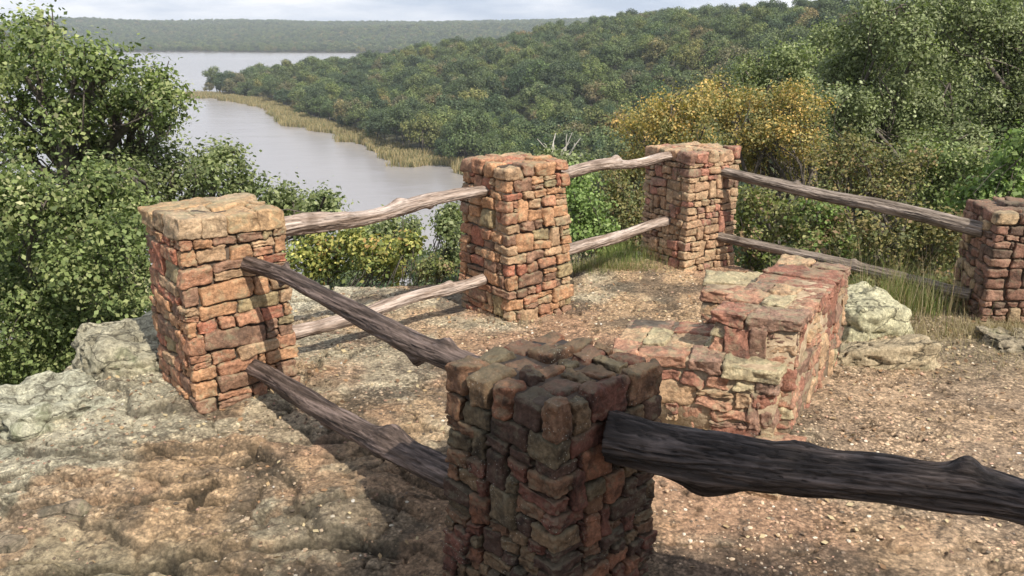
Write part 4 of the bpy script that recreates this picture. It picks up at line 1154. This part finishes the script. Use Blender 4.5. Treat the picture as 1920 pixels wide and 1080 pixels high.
def scatter(name, pts, scl, rot, coll, label, cat):
    me = bpy.data.meshes.new(name)
    me.vertices.add(len(pts)); me.vertices.foreach_set('co', np.asarray(pts, np.float32).ravel())
    a = me.attributes.new('sc', 'FLOAT', 'POINT'); a.data.foreach_set('value', np.asarray(scl, np.float32))
    a = me.attributes.new('rz', 'FLOAT', 'POINT'); a.data.foreach_set('value', np.asarray(rot, np.float32))
    o = link(name, me)
    g = bpy.data.node_groups.new(name, 'GeometryNodeTree')
    g.interface.new_socket('Geometry', in_out='INPUT', socket_type='NodeSocketGeometry')
    g.interface.new_socket('Geometry', in_out='OUTPUT', socket_type='NodeSocketGeometry')
    N = g.nodes; gi = N.new('NodeGroupInput'); go = N.new('NodeGroupOutput')
    ci = N.new('GeometryNodeCollectionInfo'); ci.inputs['Collection'].default_value = coll
    ci.inputs['Separate Children'].default_value = True; ci.inputs['Reset Children'].default_value = True
    iop = N.new('GeometryNodeInstanceOnPoints'); iop.inputs['Pick Instance'].default_value = True
    mp_ = N.new('GeometryNodeMeshToPoints')
    s = N.new('GeometryNodeInputNamedAttribute'); s.data_type = 'FLOAT'; s.inputs['Name'].default_value = 'sc'
    r = N.new('GeometryNodeInputNamedAttribute'); r.data_type = 'FLOAT'; r.inputs['Name'].default_value = 'rz'
    cv = N.new('ShaderNodeCombineXYZ')
    ri = N.new('FunctionNodeRandomValue'); ri.data_type = 'INT'; ri.inputs[4].default_value = 0; ri.inputs[5].default_value = 5
    K = g.links.new
    K(gi.outputs[0], mp_.inputs['Mesh']); K(mp_.outputs[0], iop.inputs['Points'])
    K(ci.outputs[0], iop.inputs['Instance']); K(ri.outputs[2], iop.inputs['Instance Index'])
    K(r.outputs[0], cv.inputs[2]); K(cv.outputs[0], iop.inputs['Rotation']); K(s.outputs[0], iop.inputs['Scale'])
    K(iop.outputs[0], go.inputs[0])
    md = o.modifiers.new('scatter', 'NODES'); md.node_group = g
    tag(o, label, cat, kind='stuff')
    return o
scatter('hillside_woods', np.stack([cx_[far_i], cy_[far_i], cz_[far_i] - 0.2], 1), sizes[far_i], rots[far_i], src, 'unbroken oak woods covering the hills and the point in the lake', 'woods')

# far shore woods
fx, fy = np.meshgrid(np.arange(-1250, 700, 9.0), np.arange(1290, 3900, 11.0))
fx = fx.ravel() + rng.uniform(-4, 4, fx.size); fy = fy.ravel() + rng.uniform(-5, 5, fy.size)
d, ins = seg_dist(fx, fy, LAKE)
k = (~ins) & (d > 3) & (np.abs(fx) < 0.62 * fy + 20) & (fx < 0.12 * fy) & (fy < 1000 * 2.75) & (rng.random(len(fx)) < np.clip(1.6 - (fy - 1300) / 1400, 0.25, 1))
fx, fy = fx[k], fy[k]
scatter('far_shore_woods', np.stack([fx, fy, ground_z(fx, fy) - 1.0], 1), rng.uniform(1.3, 2.1, len(fx)), rng.uniform(0, 6.28, len(fx)), src, 'hazy woods along the far shore and the distant ridge', 'woods')

# houses on the distant ridge
m_, t_, b_ = mat('white_wall'); b_.inputs['Base Color'].default_value = (0.8, 0.8, 0.78, 1)
M_WHITE = m_
m_, t_, b_ = mat('grey_roof'); b_.inputs['Base Color'].default_value = (0.5, 0.5, 0.5, 1)
M_ROOF = m_
for (px_, w_, lab) in ((458, 34, 'widest tiny white building on the distant ridge above the lake'), (505, 16, 'small white building in the middle of the distant ridge'), (522, 20, 'small white building rightmost of those on the distant ridge')):
    p = at(px_, 47, 2450)
    b0 = p[2] - 9
    t = empty('ridge_house', (p[0], p[1], b0)); tag(t, lab, 'house', 'white buildings on the far ridge')
    acc = Acc(); box_faces(acc, -w_ / 2, w_ / 2, -7, 7, 0, 12, (1, 1, 1), 0); acc.build('wall', [M_WHITE], t, smooth=False)
    acc = Acc()
    V = np.array([(-w_ / 2 - 1, -8, 12.01), (w_ / 2 + 1, -8, 12.01), (w_ / 2 + 1, 8, 12.01), (-w_ / 2 - 1, 8, 12.01), (-w_ / 2 - 1, 0, 15), (w_ / 2 + 1, 0, 15)], float)
    acc.add(V, np.array([(0, 1, 5, 4), (2, 3, 4, 5), (0, 3, 2, 1)]), (1, 1, 1), 0); acc.build('roof', [M_ROOF], t, smooth=False)

# ------------------------------------------------------------------ reeds along the shore
pts = []
for (x0, y0), (x1, y1) in zip(SHORE[:-1], SHORE[1:]):
    Ls = math.hypot(x1 - x0, y1 - y0); n_ = int(Ls * 190)
    s = rng.random(n_); wdt = rng.normal(-2.0, 6.5, n_)
    nx2, ny2 = (y1 - y0) / Ls, -(x1 - x0) / Ls
    pts.append(np.stack([x0 + (x1 - x0) * s - nx2 * wdt * -1, y0 + (y1 - y0) * s - ny2 * wdt * -1], 1))
s = rng.random(2500); pts.append(np.stack([-16 + 16 * s + rng.normal(0, 2.5, 2500), 226 - 60 * s + rng.normal(0, 2.5, 2500)], 1))
pts = np.concatenate(pts)
ed = fb2(pts[:, 0], pts[:, 1], 0.06, 3, 71)
d, ins = seg_dist(pts[:, 0], pts[:, 1], LAKE)
k = np.where(ins, d < 6.0 + ed * 14 + 2.5 * fb2(pts[:, 0], pts[:, 1], 0.4, 2, 75), d < 5)
pts = pts[k]; n_ = len(pts)
h_ = rng.uniform(1.2, 2.6, n_) * (1 + 0.5 * fb2(pts[:, 0], pts[:, 1], 0.15, 2, 72)); z0 = np.full(n_, -33.2)
a_ = rng.uniform(0, np.pi, n_); w_ = rng.uniform(0.09, 0.2, n_); lx_ = rng.normal(0, 0.3, n_); ly_ = rng.normal(0, 0.3, n_)
V = np.stack([np.stack([pts[:, 0] - np.cos(a_) * w_, pts[:, 1] - np.sin(a_) * w_, z0], 1), np.stack([pts[:, 0] + np.cos(a_) * w_, pts[:, 1] + np.sin(a_) * w_, z0], 1),
              np.stack([pts[:, 0] + lx_ + np.cos(a_) * w_ * .4, pts[:, 1] + ly_ + np.sin(a_) * w_ * .4, z0 + h_], 1), np.stack([pts[:, 0] + lx_ - np.cos(a_) * w_ * .4, pts[:, 1] + ly_ - np.sin(a_) * w_ * .4, z0 + h_], 1)], 1).reshape(-1, 3)
rp = np.array([(0.33, 0.26, 0.14), (0.42, 0.34, 0.20), (0.22, 0.20, 0.10), (0.16, 0.17, 0.08)])
C = np.repeat(rp[rng.choice(4, n_, p=[.35, .3, .2, .15])], 4, 0)
rd = link('reeds', np_mesh('reeds', V, np.arange(n_ * 4).reshape(-1, 4), C, [M_GRASS], smooth=False))
tag(rd, 'tan reeds growing along the shore of the wooded point', 'reeds', kind='stuff')

# ------------------------------------------------------------------ grass
def blades(pts, h, w, pal, lean=0.35, seg=4):
    n = len(pts); az = rng.uniform(0, 2 * np.pi, n); ln = rng.uniform(0.1, 1, n) * lean
    hh = h * rng.uniform(0.5, 1.15, n); d = np.stack([np.cos(az), np.sin(az)], 1); s_ = np.stack([-d[:, 1], d[:, 0]], 1)
    Vs = []
    for k in range(seg + 1):
        t = k / seg
        c = pts.copy(); c[:, :2] += d * (ln * hh * t * t)[:, None]; c[:, 2] += hh * (t - 0.25 * ln * t * t)
        ww = w * (1 - t * 0.92)
        Vs.append(np.stack([np.concatenate([c[:, :2] - s_ * ww, c[:, 2:]], 1), np.concatenate([c[:, :2] + s_ * ww, c[:, 2:]], 1)], 1))
    V = np.stack(Vs, 1).reshape(n, -1, 3)
    f = np.array([(2 * k, 2 * k + 1, 2 * k + 3, 2 * k + 2) for k in range(seg)])
    F = (f[None] + (np.arange(n) * (seg + 1) * 2)[:, None, None]).reshape(-1, 4)
    pal = np.array(pal); c = pal[rng.integers(0, len(pal), n)] * rng.uniform(0.75, 1.2, (n, 1))
    return V.reshape(-1, 3), F, np.repeat(c, (seg + 1) * 2, 0)
acc = Acc()
def grass_at(cx, cy, rx, ry, n, h, w, pal, lean=0.35):
    p = rng.normal(size=(n, 2)) * 0.5 * np.array([rx, ry]) + np.array([cx, cy])
    z, _ = shelf_z(p[:, 0], p[:, 1]); z = np.maximum(z, -0.5)
    V, F, C = blades(np.concatenate([p, z[:, None] - 0.01], 1), h, w, pal, lean); acc.add(V, F, C)
DRY = [(0.38, 0.31, 0.18), (0.30, 0.23, 0.14), (0.45, 0.38, 0.25), (0.22, 0.18, 0.10)]
GRN = [(0.14, 0.19, 0.05), (0.20, 0.24, 0.08), (0.10, 0.14, 0.04), (0.30, 0.28, 0.12)]
grass_at(3.15, 6.75, 0.5, 0.4, 1500, 0.32, 0.0025, GRN + DRY[:1], 0.7)
grass_at(3.1, 6.5, 0.6, 0.25, 260, 0.62, 0.0022, DRY + GRN[:1], 0.6)
grass_at(3.3, 6.15, 0.9, 0.25, 1800, 0.09, 0.002, DRY, 1.0)
grass_at(3.9, 6.05, 0.7, 0.2, 1600, 0.12, 0.002, DRY, 1.0)
grass_at(3.4, 5.6, 1.0, 0.5, 1500, 0.05, 0.002, DRY, 1.2)
grass_at(2.75, 7.3, 0.3, 0.4, 700, 0.30, 0.0025, GRN, 0.7)
grass_at(0.05, 6.27, 0.18, 0.06, 45, 0.15, 0.0016, DRY, 0.7)
grass_at(0.8, 7.9, 0.6, 0.12, 1600, 0.13, 0.002, GRN + DRY, 0.8)
grass_at(1.05, 8.25, 0.4, 0.3, 900, 0.22, 0.002, GRN, 0.7)
grass_at(-0.6, 7.75, 0.5, 0.12, 500, 0.12, 0.002, GRN + DRY, 0.8)
grass_at(2.3, 5.75, 0.25, 0.3, 200, 0.08, 0.002, DRY, 1.0)
g_ = acc.build('grass', [M_GRASS], smooth=False)
tag(g_, 'dry and green grass around the pillar bases and along the ledge', 'grass', kind='stuff')

# ------------------------------------------------------------------ haze
m = bpy.data.materials.new('haze'); m.use_nodes = True
t = m.node_tree; t.nodes.clear()
o_ = t.nodes.new('ShaderNodeOutputMaterial'); pv = t.nodes.new('ShaderNodeVolumePrincipled')
pv.inputs['Color'].default_value = (0.85, 0.92, 1.0, 1); pv.inputs['Density'].default_value = 0.00018; pv.inputs['Anisotropy'].default_value = 0.0
t.links.new(pv.outputs[0], o_.inputs['Volume'])
acc = Acc(); box_faces(acc, -3000, 2500, -600, 4200, -45, 60, (1, 1, 1), 0)
hz = acc.build('haze', [m], smooth=False)
tag(hz, 'thin bluish air between the overlook and the far shore', 'haze', kind='stuff')
